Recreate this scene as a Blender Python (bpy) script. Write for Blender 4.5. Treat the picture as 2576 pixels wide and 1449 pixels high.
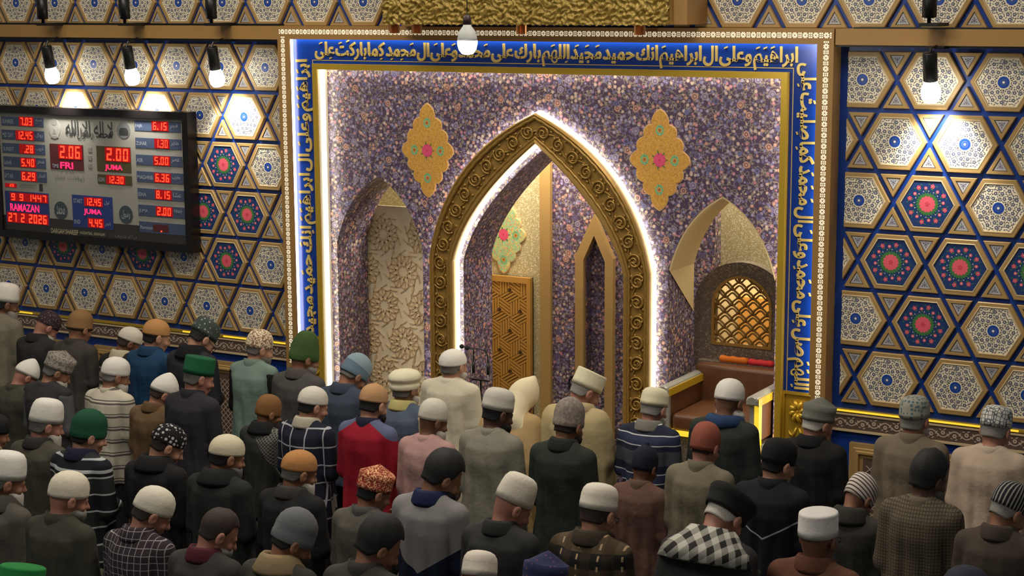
import bpy, bmesh, math, random
import numpy as np
from mathutils import Vector, Matrix
from mathutils.geometry import tessellate_polygon

for _o in list(bpy.data.objects):
    bpy.data.objects.remove(_o)
SC = bpy.context.scene
COL = SC.collection
random.seed(7)
R = math.radians

# ------------------------------------------------------------------ camera
FPX = 4319.87                      # focal length in pixels of the 2576x1449 frame
YAW, PITCH, ROLL = 0.526993, -0.168621, -0.005643
CAM = Vector((6.27, -11.18, 4.07))
_cy, _sy, _cp, _sp = math.cos(YAW), math.sin(YAW), math.cos(PITCH), math.sin(PITCH)
FWD = Vector((-_sy * _cp, _cy * _cp, _sp))
_r0 = Vector((_cy, _sy, 0))
_u0 = _r0.cross(FWD)
RGT = math.cos(ROLL) * _r0 + math.sin(ROLL) * _u0
UPV = -math.sin(ROLL) * _r0 + math.cos(ROLL) * _u0
cd = bpy.data.cameras.new('camera')
cam = bpy.data.objects.new('camera', cd)
COL.objects.link(cam)
cd.sensor_width = 36
cd.lens = FPX / 2576 * 36
cd.clip_end = 200
cam.matrix_world = Matrix(((RGT.x, UPV.x, -FWD.x, CAM.x), (RGT.y, UPV.y, -FWD.y, CAM.y), (RGT.z, UPV.z, -FWD.z, CAM.z), (0, 0, 0, 1)))
SC.camera = cam

def ray(px, py):
    return FWD + RGT * ((px - 1288) / FPX) - UPV * ((py - 724.5) / FPX)

def on_y(px, py, Y):
    """the point of the upright plane y = Y that pixel (px, py) looks at"""
    d = ray(px, py)
    return CAM + d * ((Y - CAM.y) / d.y)

# ------------------------------------------------------------------ world, lights, exposure
vs = SC.view_settings
vs.view_transform = 'Standard'
vs.look = 'None'
vs.exposure = 0.0
vs.gamma = 1.0
vs.use_curve_mapping = False
SC.cycles.use_denoising = True
SC.cycles.max_bounces = 6
W = bpy.data.worlds.new('world')
SC.world = W
W.use_nodes = True
W.node_tree.nodes['Background'].inputs[0].default_value = (1.0, 0.95, 0.86, 1)
W.node_tree.nodes['Background'].inputs[1].default_value = 0.14

def area_lamp(name, loc, size, power, color, aim=(0, 0, -1), sy=None):
    l = bpy.data.lights.new(name, 'AREA')
    l.energy = power
    l.color = color
    l.shape = 'RECTANGLE'
    l.size = size
    l.size_y = sy or size
    o = bpy.data.objects.new(name, l)
    COL.objects.link(o)
    o.location = loc
    o.rotation_euler = Vector(aim).to_track_quat('-Z', 'Y').to_euler()
    return o

# the hall's ceiling lamps, high above the rows
area_lamp('hall_ceiling_lamp', (-2.5, -3.2, 7.2), 3.0, 165, (1.0, 0.9, 0.74), sy=1.6)
area_lamp('hall_ceiling_lamp', (2.5, -3.2, 7.2), 3.0, 165, (1.0, 0.9, 0.74), sy=1.6)
area_lamp('hall_ceiling_lamp', (0.0, -9.0, 7.4), 4.0, 170, (1.0, 0.94, 0.84), sy=2.0)
# lamp inside the mihrab chamber, under its ceiling
area_lamp('unseen_chamber_lamp', (-0.55, 0.95, 3.3), 0.9, 60, (1.0, 0.9, 0.66), sy=0.5)
area_lamp('unseen_chamber_lamp', (1.5, 1.0, 3.3), 0.6, 26, (1.0, 0.9, 0.66), sy=0.4)  # second unseen lamp, added to brighten the throne-side cream wall
area_lamp('window_room_lamp', (0.9, 1.75, 2.7), 0.9, 40, (1.0, 0.88, 0.64), aim=(0, 0.6, -0.7))

# ------------------------------------------------------------------ materials
def lin(c):
    r = []
    for v in c[:3]:
        v = v / 255.0
        r.append(v / 12.92 if v <= 0.04045 else ((v + 0.055) / 1.055) ** 2.4)
    return (r[0], r[1], r[2], 1.0)

class NT:
    """small helper around a material's node tree"""
    def __init__(self, m):
        self.m = m
        self.t = m.node_tree
        self.b = self.t.nodes['Principled BSDF']
    def node(self, kind, **kw):
        n = self.t.nodes.new(kind)
        for k, v in kw.items():
            setattr(n, k, v)
        return n
    def put(self, sock, v):
        if hasattr(v, 'is_output'):
            self.t.links.new(v, sock)
        elif v is not None:
            sock.default_value = v
    def math(self, op, a, b=None, c=None, clamp=False):
        n = self.node('ShaderNodeMath', operation=op)
        n.use_clamp = clamp
        for i, v in enumerate((a, b, c)):
            self.put(n.inputs[i], v)
        return n.outputs[0]
    def mix(self, f, a, b):
        n = self.node('ShaderNodeMix', data_type='RGBA')
        self.put(n.inputs[0], f)
        self.put(n.inputs[6], a)
        self.put(n.inputs[7], b)
        return n.outputs[2]
    def coords(self):
        tc = self.node('ShaderNodeTexCoord')
        s = self.node('ShaderNodeSeparateXYZ')
        self.t.links.new(tc.outputs['Object'], s.inputs[0])
        return tc.outputs['Object'], s.outputs[0], s.outputs[1], s.outputs[2]
    def voro(self, vec, scale, rnd=1.0, feature='F1'):
        n = self.node('ShaderNodeTexVoronoi', feature=feature)
        self.put(n.inputs['Vector'], vec)
        n.inputs['Scale'].default_value = scale
        n.inputs['Randomness'].default_value = rnd
        return n
    def noise(self, vec, scale, detail=3.0):
        n = self.node('ShaderNodeTexNoise')
        self.put(n.inputs['Vector'], vec)
        n.inputs['Scale'].default_value = scale
        n.inputs['Detail'].default_value = detail
        return n
    def ramp(self, f, stops, interp='CONSTANT'):
        n = self.node('ShaderNodeValToRGB')
        n.color_ramp.interpolation = interp
        el = n.color_ramp.elements
        while len(el) < len(stops):
            el.new(0.5)
        for e, (p, c) in zip(el, stops):
            e.position = p
            e.color = lin(c)
        self.put(n.inputs[0], f)
        return n.outputs[0]
    def bump(self, h, strength, dist=0.01):
        n = self.node('ShaderNodeBump')
        n.inputs['Strength'].default_value = strength
        n.inputs['Distance'].default_value = dist
        self.put(n.inputs['Height'], h)
        self.t.links.new(n.outputs[0], self.b.inputs['Normal'])
    def color(self, c):
        self.put(self.b.inputs['Base Color'], c)

MATS = {}
def mat(name, rgb, rough=0.6, metal=0.0, emit=None, strength=0.0, spec=None):
    if name in MATS:
        return MATS[name]
    m = bpy.data.materials.new(name)
    m.use_nodes = True
    b = m.node_tree.nodes['Principled BSDF']
    b.inputs['Base Color'].default_value = lin(rgb)
    b.inputs['Roughness'].default_value = rough
    b.inputs['Metallic'].default_value = metal
    if spec is not None:
        b.inputs['Specular IOR Level'].default_value = spec
    if emit:
        b.inputs['Emission Color'].default_value = lin(emit)
        b.inputs['Emission Strength'].default_value = strength
    m.diffuse_color = lin(rgb)
    MATS[name] = m
    return m

def grain(m, scale=40, amount=0.25, bump=0.15):
    """slight uneven tone and fine relief on a plain material"""
    n = NT(m)
    v, x, y, z = n.coords()
    no = n.noise(v, scale, 4)
    base = tuple(n.b.inputs['Base Color'].default_value)
    dark = tuple(c * (1 - amount) for c in base[:3]) + (1,)
    n.color(n.mix(no.outputs[0], dark, base))
    if bump:
        n.bump(no.outputs[0], bump, 0.004)
    return m

GOLD = grain(mat('gold_paint', (180, 146, 92), 0.42, 0.08), 9, 0.15, 0.05)
GOLD_PALE = mat('pale_gold_edge', (214, 190, 150), 0.5, 0.1)
BEAM = grain(mat('brown_gold_laminate', (170, 130, 74), 0.45, 0.05), 6, 0.12, 0)
BRONZE = grain(mat('carved_antique_gold', (180, 142, 74), 0.33, 0.42), 30, 0.25, 0.1)
BRASS = mat('bright_brass', (216, 178, 62), 0.3, 0.45)
GOLD_LEAF = mat('polished_gold_letters', (232, 204, 120), 0.32, 0.3)
BLUE = mat('royal_blue_paint', (24, 62, 148), 0.35)
BLUE_GLOSS = mat('glossy_blue_acrylic', (16, 58, 158), 0.16)
NAVY = mat('navy_enamel', (28, 56, 108), 0.4)
CREAM = mat('cream_enamel', (240, 228, 200), 0.42)
INKBLUE = mat('slate_blue_print', (94, 98, 120), 0.5)
INKDARK = mat('dark_leaf_print', (84, 78, 84), 0.5)
DISC = mat('cobalt_disc', (28, 70, 160), 0.35)
PINK = mat('rose_pink_enamel', (226, 92, 108), 0.45)
GREEN = mat('leaf_green_enamel', (62, 118, 58), 0.5)
BROWNLINE = mat('dark_brown_line', (70, 52, 44), 0.5)
BLACK = mat('black_metal', (16, 16, 18), 0.4)
BLACKPL = mat('black_plastic', (20, 17, 18), 0.3)
LED = mat('warm_white_light_strip', (255, 250, 235), 0.5, emit=(255, 246, 222), strength=9.0)
LEDTOP = LED
BULB = mat('lit_bulb_glass', (255, 255, 250), 0.4, emit=(255, 252, 240), strength=14.0)
YGLOW = mat('yellow_glow_trim', (250, 220, 90), 0.4, emit=(255, 214, 40), strength=0.7)  # gold trim with a yellow glow put into the material
JALI = mat('backlit_white_inlay', (250, 244, 225), 0.5, emit=(255, 240, 205), strength=0.55)

def mosaic(name, base, stops, big=12.5, small=31, leaf=(150, 140, 120)):
    m = mat(name, base, 0.42)
    n = NT(m)
    v, x, y, z = n.coords()
    vs_ = n.voro(v, small)
    sepc = n.node('ShaderNodeSeparateColor')
    n.t.links.new(vs_.outputs['Color'], sepc.inputs[0])
    col_s = n.ramp(sepc.outputs[0], stops)
    vb = n.voro(v, big)
    sepb = n.node('ShaderNodeSeparateColor')
    n.t.links.new(vb.outputs['Color'], sepb.inputs[0])
    col_b = n.ramp(sepb.outputs[1], stops[::-1] if False else stops)
    no = n.noise(v, small * 0.9, 2)
    line = n.math('LESS_THAN', n.math('ABSOLUTE', n.math('SUBTRACT', no.outputs[0], 0.5)), 0.035)
    c = n.mix(line, lin(base), lin(leaf))
    dot = n.math('LESS_THAN', vs_.outputs['Distance'], 0.42)
    c = n.mix(dot, c, col_s)
    core = n.math('LESS_THAN', vs_.outputs['Distance'], 0.16)
    c = n.mix(n.math('MULTIPLY', core, 0.5), c, lin((235, 215, 205)))
    db = vb.outputs['Distance']
    keep = n.math('GREATER_THAN', sepb.outputs[0], 0.45)
    disc = n.math('MULTIPLY', n.math('LESS_THAN', db, 0.33), keep)
    c = n.mix(disc, c, col_b)
    ring = n.math('MULTIPLY', n.math('MULTIPLY', n.math('GREATER_THAN', db, 0.17), n.math('LESS_THAN', db, 0.22)), keep)
    c = n.mix(ring, c, lin(base))
    n.color(c)
    n.bump(no.outputs[0], 0.12, 0.003)
    return m

FLORAL = mosaic('purple_floral_mosaic', (78, 62, 86), [(0, (180, 122, 140)), (0.14, (126, 118, 160)), (0.3, (102, 92, 130)), (0.46, (194, 146, 128)), (0.58, (150, 140, 168)), (0.74, (106, 104, 146)), (0.88, (194, 170, 160))], leaf=(146, 132, 122))
CREAMMOS = mosaic('cream_gold_mosaic', (196, 186, 150), [(0, (226, 218, 184)), (0.25, (206, 196, 158)), (0.5, (186, 182, 146)), (0.7, (236, 228, 202)), (0.88, (198, 176, 120))], 34, 80, leaf=(170, 150, 96))
GREYMOS = mosaic('grey_stone_mosaic', (104, 92, 82), [(0, (128, 116, 104)), (0.3, (92, 82, 76)), (0.6, (116, 100, 88)), (0.85, (140, 122, 100))], 30, 70, leaf=(86, 76, 70))
MEDGOLD = mosaic('gold_medallion_ground', (198, 146, 70), [(0, (214, 164, 84)), (0.4, (196, 138, 60)), (0.7, (222, 172, 80)), (0.9, (206, 150, 100))], 40, 90, leaf=(226, 176, 70))

# ------------------------------------------------------------------ mesh helpers
class MB:
    def __init__(self):
        self.v, self.f, self.m = [], [], []
    def add(self, vs, fs, mi=0):
        o = len(self.v)
        self.v += [tuple(p) for p in vs]
        self.f += [tuple(i + o for i in f) for f in fs]
        self.m += [mi] * len(fs)
    def box(self, x0, x1, y0, y1, z0, z1, mi=0):
        self.add([(x0, y0, z0), (x1, y0, z0), (x1, y1, z0), (x0, y1, z0), (x0, y0, z1), (x1, y0, z1), (x1, y1, z1), (x0, y1, z1)],
                 [(3, 2, 1, 0), (4, 5, 6, 7), (0, 1, 5, 4), (1, 2, 6, 5), (2, 3, 7, 6), (3, 0, 4, 7)], mi)
    def prism(self, poly, y0, y1, mi=0, side=None):
        """poly: outline in x, z; y0 is the face towards the room"""
        n = len(poly)
        tri = tessellate_polygon([[Vector((p[0], p[1], 0)) for p in poly]])
        area = sum(poly[i][0] * poly[(i + 1) % n][1] - poly[(i + 1) % n][0] * poly[i][1] for i in range(n))
        if area < 0:
            poly = poly[::-1]
            tri = tessellate_polygon([[Vector((p[0], p[1], 0)) for p in poly]])
        fr = []
        for t in tri:
            a, b, c = (poly[i] for i in t)
            s = (b[0] - a[0]) * (c[1] - a[1]) - (c[0] - a[0]) * (b[1] - a[1])
            fr.append(t if s > 0 else t[::-1])
        self.add([(p[0], y0, p[1]) for p in poly], fr, mi)
        self.add([(p[0], y1, p[1]) for p in poly], [t[::-1] for t in fr], mi)
        vs_ = [(p[0], y0, p[1]) for p in poly] + [(p[0], y1, p[1]) for p in poly]
        self.add(vs_, [((i + 1) % n, i, i + n, (i + 1) % n + n) for i in range(n)], mi if side is None else side)
    def flat(self, poly, y, mi=0):
        """a thin printed shape facing the room; poly convex, counter-clockwise in x, z"""
        self.add([(p[0], y, p[1]) for p in poly], [tuple(range(len(poly)))], mi)
    def rings(self, rings, mi=0, cap0=False, cap1=False, closed=True):
        n = len(rings[0])
        vs_ = [p for r in rings for p in r]
        fs = []
        for j in range(len(rings) - 1):
            for i in range(n if closed else n - 1):
                k = (i + 1) % n
                fs.append((j * n + i, j * n + k, (j + 1) * n + k, (j + 1) * n + i))
        if cap0:
            fs.append(tuple(range(n))[::-1])
        if cap1:
            fs.append(tuple((len(rings) - 1) * n + i for i in range(n)))
        self.add(vs_, fs, mi)
    def tube(self, pts, rad, seg=8, mi=0, cap=True):
        pts = [Vector(p) for p in pts]
        rings = []
        up = Vector((0.13, 0.31, 0.94))
        for i, p in enumerate(pts):
            t = (pts[min(i + 1, len(pts) - 1)] - pts[max(i - 1, 0)])
            t = t.normalized() if t.length > 1e-9 else Vector((0, 0, 1))
            a = up - t * up.dot(t)
            if a.length < 1e-4:
                a = Vector((1, 0, 0)) - t * t.x
            a.normalize()
            b = t.cross(a)
            up = a
            r = rad[i] if isinstance(rad, (list, tuple)) else rad
            rings.append([p + (a * math.cos(2 * math.pi * k / seg) + b * math.sin(2 * math.pi * k / seg)) * r for k in range(seg)])
        self.rings(rings, mi, cap, cap)
    def lathe(self, prof, seg=24, mi=0, c=(0, 0, 0)):
        rings = [[(c[0] + r * math.cos(2 * math.pi * k / seg), c[1] + r * math.sin(2 * math.pi * k / seg), c[2] + z) for k in range(seg)] for r, z in prof]
        self.rings(rings, mi, prof[0][0] > 1e-6, prof[-1][0] > 1e-6)
    def mesh(self, name, mats, smooth=False):
        me = bpy.data.meshes.new(name)
        me.from_pydata(self.v, [], self.f)
        for m in mats:
            me.materials.append(m)
        if len(mats) > 1:
            me.polygons.foreach_set('material_index', self.m)
        if smooth:
            me.polygons.foreach_set('use_smooth', [True] * len(me.polygons))
        me.update()
        return me
    def build(self, name, mats, parent=None, smooth=False, loc=None):
        if not isinstance(mats, (list, tuple)):
            mats = [mats]
        return link(name, self.mesh(name, mats, smooth), parent, loc)

def link(name, me, parent=None, loc=None):
    o = bpy.data.objects.new(name, me)
    COL.objects.link(o)
    if parent is not None:
        o.parent = parent
    if loc is not None:
        o.location = loc
    return o

def tag(o, label=None, cat=None, group=None, kind=None):
    if label:
        o['label'] = label
    if cat:
        o['category'] = cat
    if group:
        o['group'] = group
    if kind:
        o['kind'] = kind
    return o

def empty(name, loc=(0, 0, 0)):
    o = bpy.data.objects.new(name, None)
    o.empty_display_size = 0.1
    COL.objects.link(o)
    o.location = loc
    return o

def circle(cx, cz, r, n=12, rz=None):
    return [(cx + r * math.cos(2 * math.pi * k / n), cz + (rz or r) * math.sin(2 * math.pi * k / n)) for k in range(n)]

def bez2(p0, c, p1, n):
    return [((1 - t) ** 2 * p0[0] + 2 * t * (1 - t) * c[0] + t * t * p1[0], (1 - t) ** 2 * p0[1] + 2 * t * (1 - t) * c[1] + t * t * p1[1]) for t in (i / n for i in range(n + 1))]

# ------------------------------------------------------------------ writing
_tc = {}
def text_mesh(s, offset=0.0, extrude=0.0):
    key = (s, offset, extrude)
    if key in _tc:
        return _tc[key]
    c = bpy.data.curves.new('writing', 'FONT')
    c.body = s
    c.size = 1.0
    c.offset = offset
    c.extrude = extrude
    c.resolution_u = 3
    o = bpy.data.objects.new('writing', c)
    COL.objects.link(o)
    bpy.context.view_layer.update()
    ev = o.evaluated_get(bpy.context.evaluated_depsgraph_get())
    me = ev.to_mesh()
    vs_ = [tuple(v.co) for v in me.vertices]
    fs = [tuple(p.vertices) for p in me.polygons]
    ev.to_mesh_clear()
    bpy.data.objects.remove(o)
    bpy.data.curves.remove(c)
    _tc[key] = (vs_, fs)
    return vs_, fs

def text_on_wall(name, s, m, x, z, w, h, y, parent=None, depth=0.0, offset=0.0, rot=0):
    """write s inside the box centred at (x, z) of width w and height h on the upright plane y; rot in quarter turns counter-clockwise"""
    vs_, fs = text_mesh(s, offset, depth)
    x0, x1 = min(p[0] for p in vs_), max(p[0] for p in vs_)
    z0, z1 = min(p[1] for p in vs_), max(p[1] for p in vs_)
    if w is None:
        w = (x1 - x0) * h / (z1 - z0)
    out = []
    for p in vs_:
        u = ((p[0] - x0) / (x1 - x0) - 0.5) * w
        t = ((p[1] - z0) / (z1 - z0) - 0.5) * h
        if rot == 1:
            u, t = -t, u
        elif rot == -1:
            u, t = t, -u
        out.append((x + u, y - p[2], z + t))
    mb = MB()
    mb.add(out, fs)
    return mb.build(name, m, parent)

# Arabic letters: isolated, final, initial, medial
AR = {'ا': '\ufe8d\ufe8e', 'أ': '\ufe83\ufe84', 'ب': '\ufe8f\ufe90\ufe91\ufe92', 'ت': '\ufe95\ufe96\ufe97\ufe98', 'ج': '\ufe9d\ufe9e\ufe9f\ufea0', 'ح': '\ufea1\ufea2\ufea3\ufea4',
      'د': '\ufea9\ufeaa', 'ر': '\ufead\ufeae', 'س': '\ufeb1\ufeb2\ufeb3\ufeb4', 'ص': '\ufeb9\ufeba\ufebb\ufebc', 'ع': '\ufec9\ufeca\ufecb\ufecc', 'ك': '\ufed9\ufeda\ufedb\ufedc',
      'ل': '\ufedd\ufede\ufedf\ufee0', 'م': '\ufee1\ufee2\ufee3\ufee4', 'ن': '\ufee5\ufee6\ufee7\ufee8', 'ه': '\ufee9\ufeea\ufeeb\ufeec', 'و': '\ufeed\ufeee', 'ى': '\ufeef\ufef0',
      'ي': '\ufef1\ufef2\ufef3\ufef4', 'ف': '\ufed1\ufed2\ufed3\ufed4', 'ش': '\ufeb5\ufeb6\ufeb7\ufeb8', 'ز': '\ufeaf\ufeb0', 'خ': '\ufea5\ufea6\ufea7\ufea8', 'ظ': '\ufec5\ufec6\ufec7\ufec8', 'ط': '\ufec1\ufec2\ufec3\ufec4', 'غ': '\ufecd\ufece\ufecf\ufed0', 'ق': '\ufed5\ufed6\ufed7\ufed8'}
def arabic(s):
    """visual-order presentation forms of s (no vowel marks)"""
    out = []
    for w in s.split(' '):
        r = ''
        prev = False
        i = 0
        while i < len(w):
            ch = w[i]
            if ch == 'ل' and i + 1 < len(w) and w[i + 1] == 'ا':
                r += '\ufefc' if prev else '\ufefb'
                prev = False
                i += 2
                continue
            f = AR[ch]
            nxt = i + 1 < len(w)
            if len(f) == 2:
                r += f[1] if prev else f[0]
                prev = False
            else:
                r += f[(3 if nxt else 1) if prev else (2 if nxt else 0)]
                prev = nxt
            i += 1
        out.append(r)
    return ' '.join(out)[::-1]

def arabic_band(name, s, m, x, z, length, height, y, parent, rot=0, depth=0.006):
    """a line of vowelled calligraphy: one child per word, strokes of vowel marks above and below"""
    words = s.split(' ')
    vis = [arabic(w) for w in words]
    ws = []
    for t in vis:
        vs_, fs = text_mesh(t, 0.026, 0.05)
        ws.append((vs_, fs, max(p[0] for p in vs_) - min(p[0] for p in vs_)))
    gap = 0.10
    total = sum(w[2] for w in ws) + gap * (len(ws) - 1)
    k = length / total
    hk = height / 1.42
    pos = total
    rnd = random.Random(3)
    for (vs_, fs, wd), word in zip(ws, words):
        pos -= wd
        x0 = min(p[0] for p in vs_)
        mb = MB()
        pts = [((p[0] - x0 + pos - total / 2) * k, (p[1] - 0.33) * hk, p[2] * depth / 0.05) for p in vs_]
        mb.add(pts, fs)
        def stroke(cx, cz, w_, h_):
            q = []
            for dz in (-depth, depth):
                q += [(cx - w_ / 2, cz - h_, dz), (cx + w_ / 2, cz + h_ * 0.4, dz), (cx + w_ / 2, cz + h_ * 0.4 + 0.075 * hk, dz), (cx - w_ / 2, cz - h_ + 0.075 * hk, dz)]
            mb.add(q, [(0, 1, 2, 3), (7, 6, 5, 4), (0, 4, 5, 1), (1, 5, 6, 2), (2, 6, 7, 3), (3, 7, 4, 0)])
        n = max(1, len(word) - 1)
        for i in range(n):
            cx = (pos - total / 2 + wd * (i + 0.6) / n) * k
            top = max([p[1] for p in pts if abs(p[0] - cx) < 0.035 * 1.2] or [0.3 * hk])
            bot = min([p[1] for p in pts if abs(p[0] - cx) < 0.035 * 1.2] or [0])
            if rnd.random() < 0.72 and top < 0.32 * hk:
                stroke(cx, max(top + 0.12 * hk, 0.30 * hk), 0.2 * k, 0.05 * hk)
            elif rnd.random() < 0.5 and bot > -0.42 * hk:
                stroke(cx, bot - 0.16 * hk, 0.16 * k, 0.04 * hk)
        out = []
        for u, t, d in mb.v:
            if rot == 1:
                u, t = -t, u
            elif rot == -1:
                u, t = t, -u
            out.append((x + u, y - d, z + t))
        mb.v = out
        mb.build(name, m, parent)
        pos -= gap
# ------------------------------------------------------------------ the setting: floor and tiled walls
A = 0.235                         # half the spacing of the hexagons
S3 = math.sqrt(3)
mb = MB()
mb.box(-9, 8, -14, 2.2, -0.1, 0.0)
carpet = grain(mat('deep_green_carpet', (46, 62, 50), 0.95), 60, 0.35, 0.3)
tag(mb.build('floor', carpet), kind='structure')

def hexring(ap, n0=0.0):
    r = ap / math.cos(math.pi / 6)
    return [(r * math.cos(k * math.pi / 3), r * math.sin(k * math.pi / 3)) for k in range(6)]

def tri_ring(inr, up):
    r = inr * 2
    s = 1 if up else -1
    a0 = math.pi / 2 * s
    return [(r * math.cos(a0 + k * 2 * math.pi / 3), r * math.sin(a0 + k * 2 * math.pi / 3)) for k in range(3)]

def stepped(mb, prof, ringf, mi):
    """prof: (inset size, y, material) from outside in"""
    for (a0, y0, _), (a1, y1, m1) in zip(prof, prof[1:]):
        r0, r1 = ringf(a0), ringf(a1)
        n = len(r0)
        mb.add([(p[0], y0, p[1]) for p in r0] + [(p[0], y1, p[1]) for p in r1], [(i, (i + 1) % n, n + (i + 1) % n, n + i) for i in range(n)], m1)

HA = A * S3 / 2 - 0.016
def hex_frame_mesh():
    mb = MB()
    stepped(mb, [(HA, 0.03, 0), (HA, 0.004, 0), (HA - 0.004, 0.0, 0), (HA - 0.026, 0.0, 0), (HA - 0.028, -0.002, 1), (HA - 0.032, -0.002, 1), (HA - 0.035, 0.006, 0)], hexring, 0)
    return mb.mesh('hex_tile', [GOLD, GOLD_PALE])
HEXF = hex_frame_mesh()

def leaf(mb, x, z, ang, ln, wd, y, mi):
    c, s = math.cos(ang), math.sin(ang)
    pts = [(-ln / 2, 0), (-ln * 0.1, -wd / 2), (ln / 2, wd * 0.15), (ln * 0.05, wd / 2)]
    mb.flat([(x + c * u - s * v, z + s * u + c * v) for u, v in pts], y, mi)

def hex_panel_mesh(seed):
    rnd = random.Random(seed)
    mb = MB()
    ap = HA - 0.034
    mb.flat(hexring(ap), 0.005, 0)
    y = 0.0044
    placed = []
    sect = []
    # scrolling leaves and little flowers, repeated six-fold like a printed arabesque
    fl = [(0.072, 0.0), (0.098, 0.30), (0.098, -0.30), (0.132, 0.0), (0.129, 0.46)]
    for r, a in fl:
        sect.append(('f', r, a, 0))
        placed.append((r * math.cos(a), r * math.sin(a), 0.015))
    tries = 0
    while len(sect) < 36 and tries < 4000:
        tries += 1
        r = rnd.uniform(0.05, 0.165)
        a = rnd.uniform(-math.pi / 6, math.pi / 6)
        x, z = r * math.cos(a), r * math.sin(a)
        if abs(z) * 0.5 + x * math.cos(math.pi / 6) > ap - 0.008 or x > ap / math.cos(math.pi / 6) - 0.01:
            continue
        if any((x - p) ** 2 + (z - q) ** 2 < (d + 0.0068) ** 2 for p, q, d in placed):
            continue
        placed.append((x, z, 0.0055))
        sect.append(('l', r, a, rnd.uniform(0, math.pi)))
    for k in range(6):
        for t, r, a, o in sect:
            aa = a + k * math.pi / 3
            x, z = r * math.cos(aa), r * math.sin(aa)
            if abs(x) * math.cos(math.pi / 6) + abs(z) * 0.5 > ap - 0.004 or abs(z) > ap - 0.006:
                continue
            if t == 'f':
                mb.flat(circle(x, z, 0.0115, 8), y, 1)
                for j in range(5):
                    b = j * 1.2566 + k
                    mb.flat(circle(x + 0.010 * math.cos(b), z + 0.010 * math.sin(b), 0.0048, 5), y - 0.0002, 1)
                mb.flat(circle(x, z, 0.004, 6), y - 0.0005, 0)
            else:
                leaf(mb, x, z, o + aa, 0.019, 0.0078, y, 2 if int(o * 10) % 3 else 1)
        # a fine stem curling between the flowers
        st = []
        for j in range(10):
            rr = 0.05 + 0.011 * j
            an = k * math.pi / 3 + 0.45 * math.sin(j * 0.8)
            st.append((rr * math.cos(an), rr * math.sin(an)))
        for p, q in zip(st, st[1:]):
            dx, dz = q[0] - p[0], q[1] - p[1]
            ll = math.hypot(dx, dz) or 1
            nx, nz = -dz / ll * 0.0011, dx / ll * 0.0011
            if max(abs(q[1]), abs(q[0]) * 0.866 + abs(q[1]) * 0.5) < ap - 0.004:
                mb.flat([(p[0] - nx, p[1] - nz), (q[0] - nx, q[1] - nz), (q[0] + nx, q[1] + nz), (p[0] + nx, p[1] + nz)][::-1], y, 2)
    mb.flat(circle(0, 0, 0.0415, 24), y - 0.0003, 0)
    mb.flat(circle(0, 0, 0.0385, 24), y - 0.0006, 3)
    mb.flat(circle(0, 0, 0.021, 20), y - 0.0009, 1)
    mb.flat(circle(0, 0, 0.0175, 20), y - 0.0012, 3)
    mb.flat(circle(0, 0, 0.0085, 12), y - 0.0015, 0)
    me = mb.mesh('arabesque_panel', [CREAM, INKBLUE, INKDARK, DISC])
    return me
PANEL_W = hex_panel_mesh(5)

def rose_panel_mesh(seed):
    rnd = random.Random(seed)
    mb = MB()
    ap = HA - 0.034
    mb.flat(hexring(ap), 0.005, 0)
    y = 0.0044
    for k in range(26):
        a = k * 2 * math.pi / 26
        leaf(mb, 0.062 * math.cos(a), 0.062 * math.sin(a), a + 0.3, 0.046, 0.022, y - 0.0001 * (k % 4), 1)
    mb.flat(circle(0, 0, 0.058, 24), y - 0.0006, 1)
    for k in range(14):
        a = k * 2 * math.pi / 14
        mb.flat(circle(0.046 * math.cos(a), 0.046 * math.sin(a), 0.010, 8), y - 0.0008, 2)
    mb.flat(circle(0, 0, 0.048, 24), y - 0.001, 2)
    for k in range(5):
        a = k * 1.2566 + 0.2
        mb.flat(circle(0.012 * math.cos(a), 0.012 * math.sin(a), 0.005, 6), y - 0.0014, 4)
    mb.flat(circle(0, 0, 0.005, 8), y - 0.0018, 4)
    n = 16
    for k in range(n):
        a = k * 2 * math.pi / n + 0.12
        r = 0.112 + (0.012 if k % 2 else -0.004)
        x, z = r * math.cos(a), r * math.sin(a)
        if k % 2:
            for j in range(5):
                b = j * 1.2566 + a
                mb.flat(circle(x + 0.009 * math.cos(b), z + 0.009 * math.sin(b), 0.0072, 7), y, 2)
            mb.flat(circle(x, z, 0.004, 6), y - 0.0004, 3)
        else:
            mb.flat(circle(x, z, 0.0115, 10), y, 2)
            mb.flat(circle(x, z, 0.005, 8), y - 0.0004, 3)
        leaf(mb, x * 0.84, z * 0.84, a + 1.2, 0.024, 0.009, y, 1)
        a2 = a + math.pi / n
        mb.flat(circle(0.088 * math.cos(a2), 0.088 * math.sin(a2), 0.0042, 6), y, 3)
        leaf(mb, 0.135 * math.cos(a2), 0.135 * math.sin(a2), a2 + 0.7, 0.018, 0.007, y, 1)
    return mb.mesh('rose_panel', [NAVY, GREEN, PINK, mat('pale_petal', (216, 190, 190), 0.5), mat('deep_rose', (190, 50, 70), 0.5)])
PANEL_R = rose_panel_mesh(2)

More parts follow.
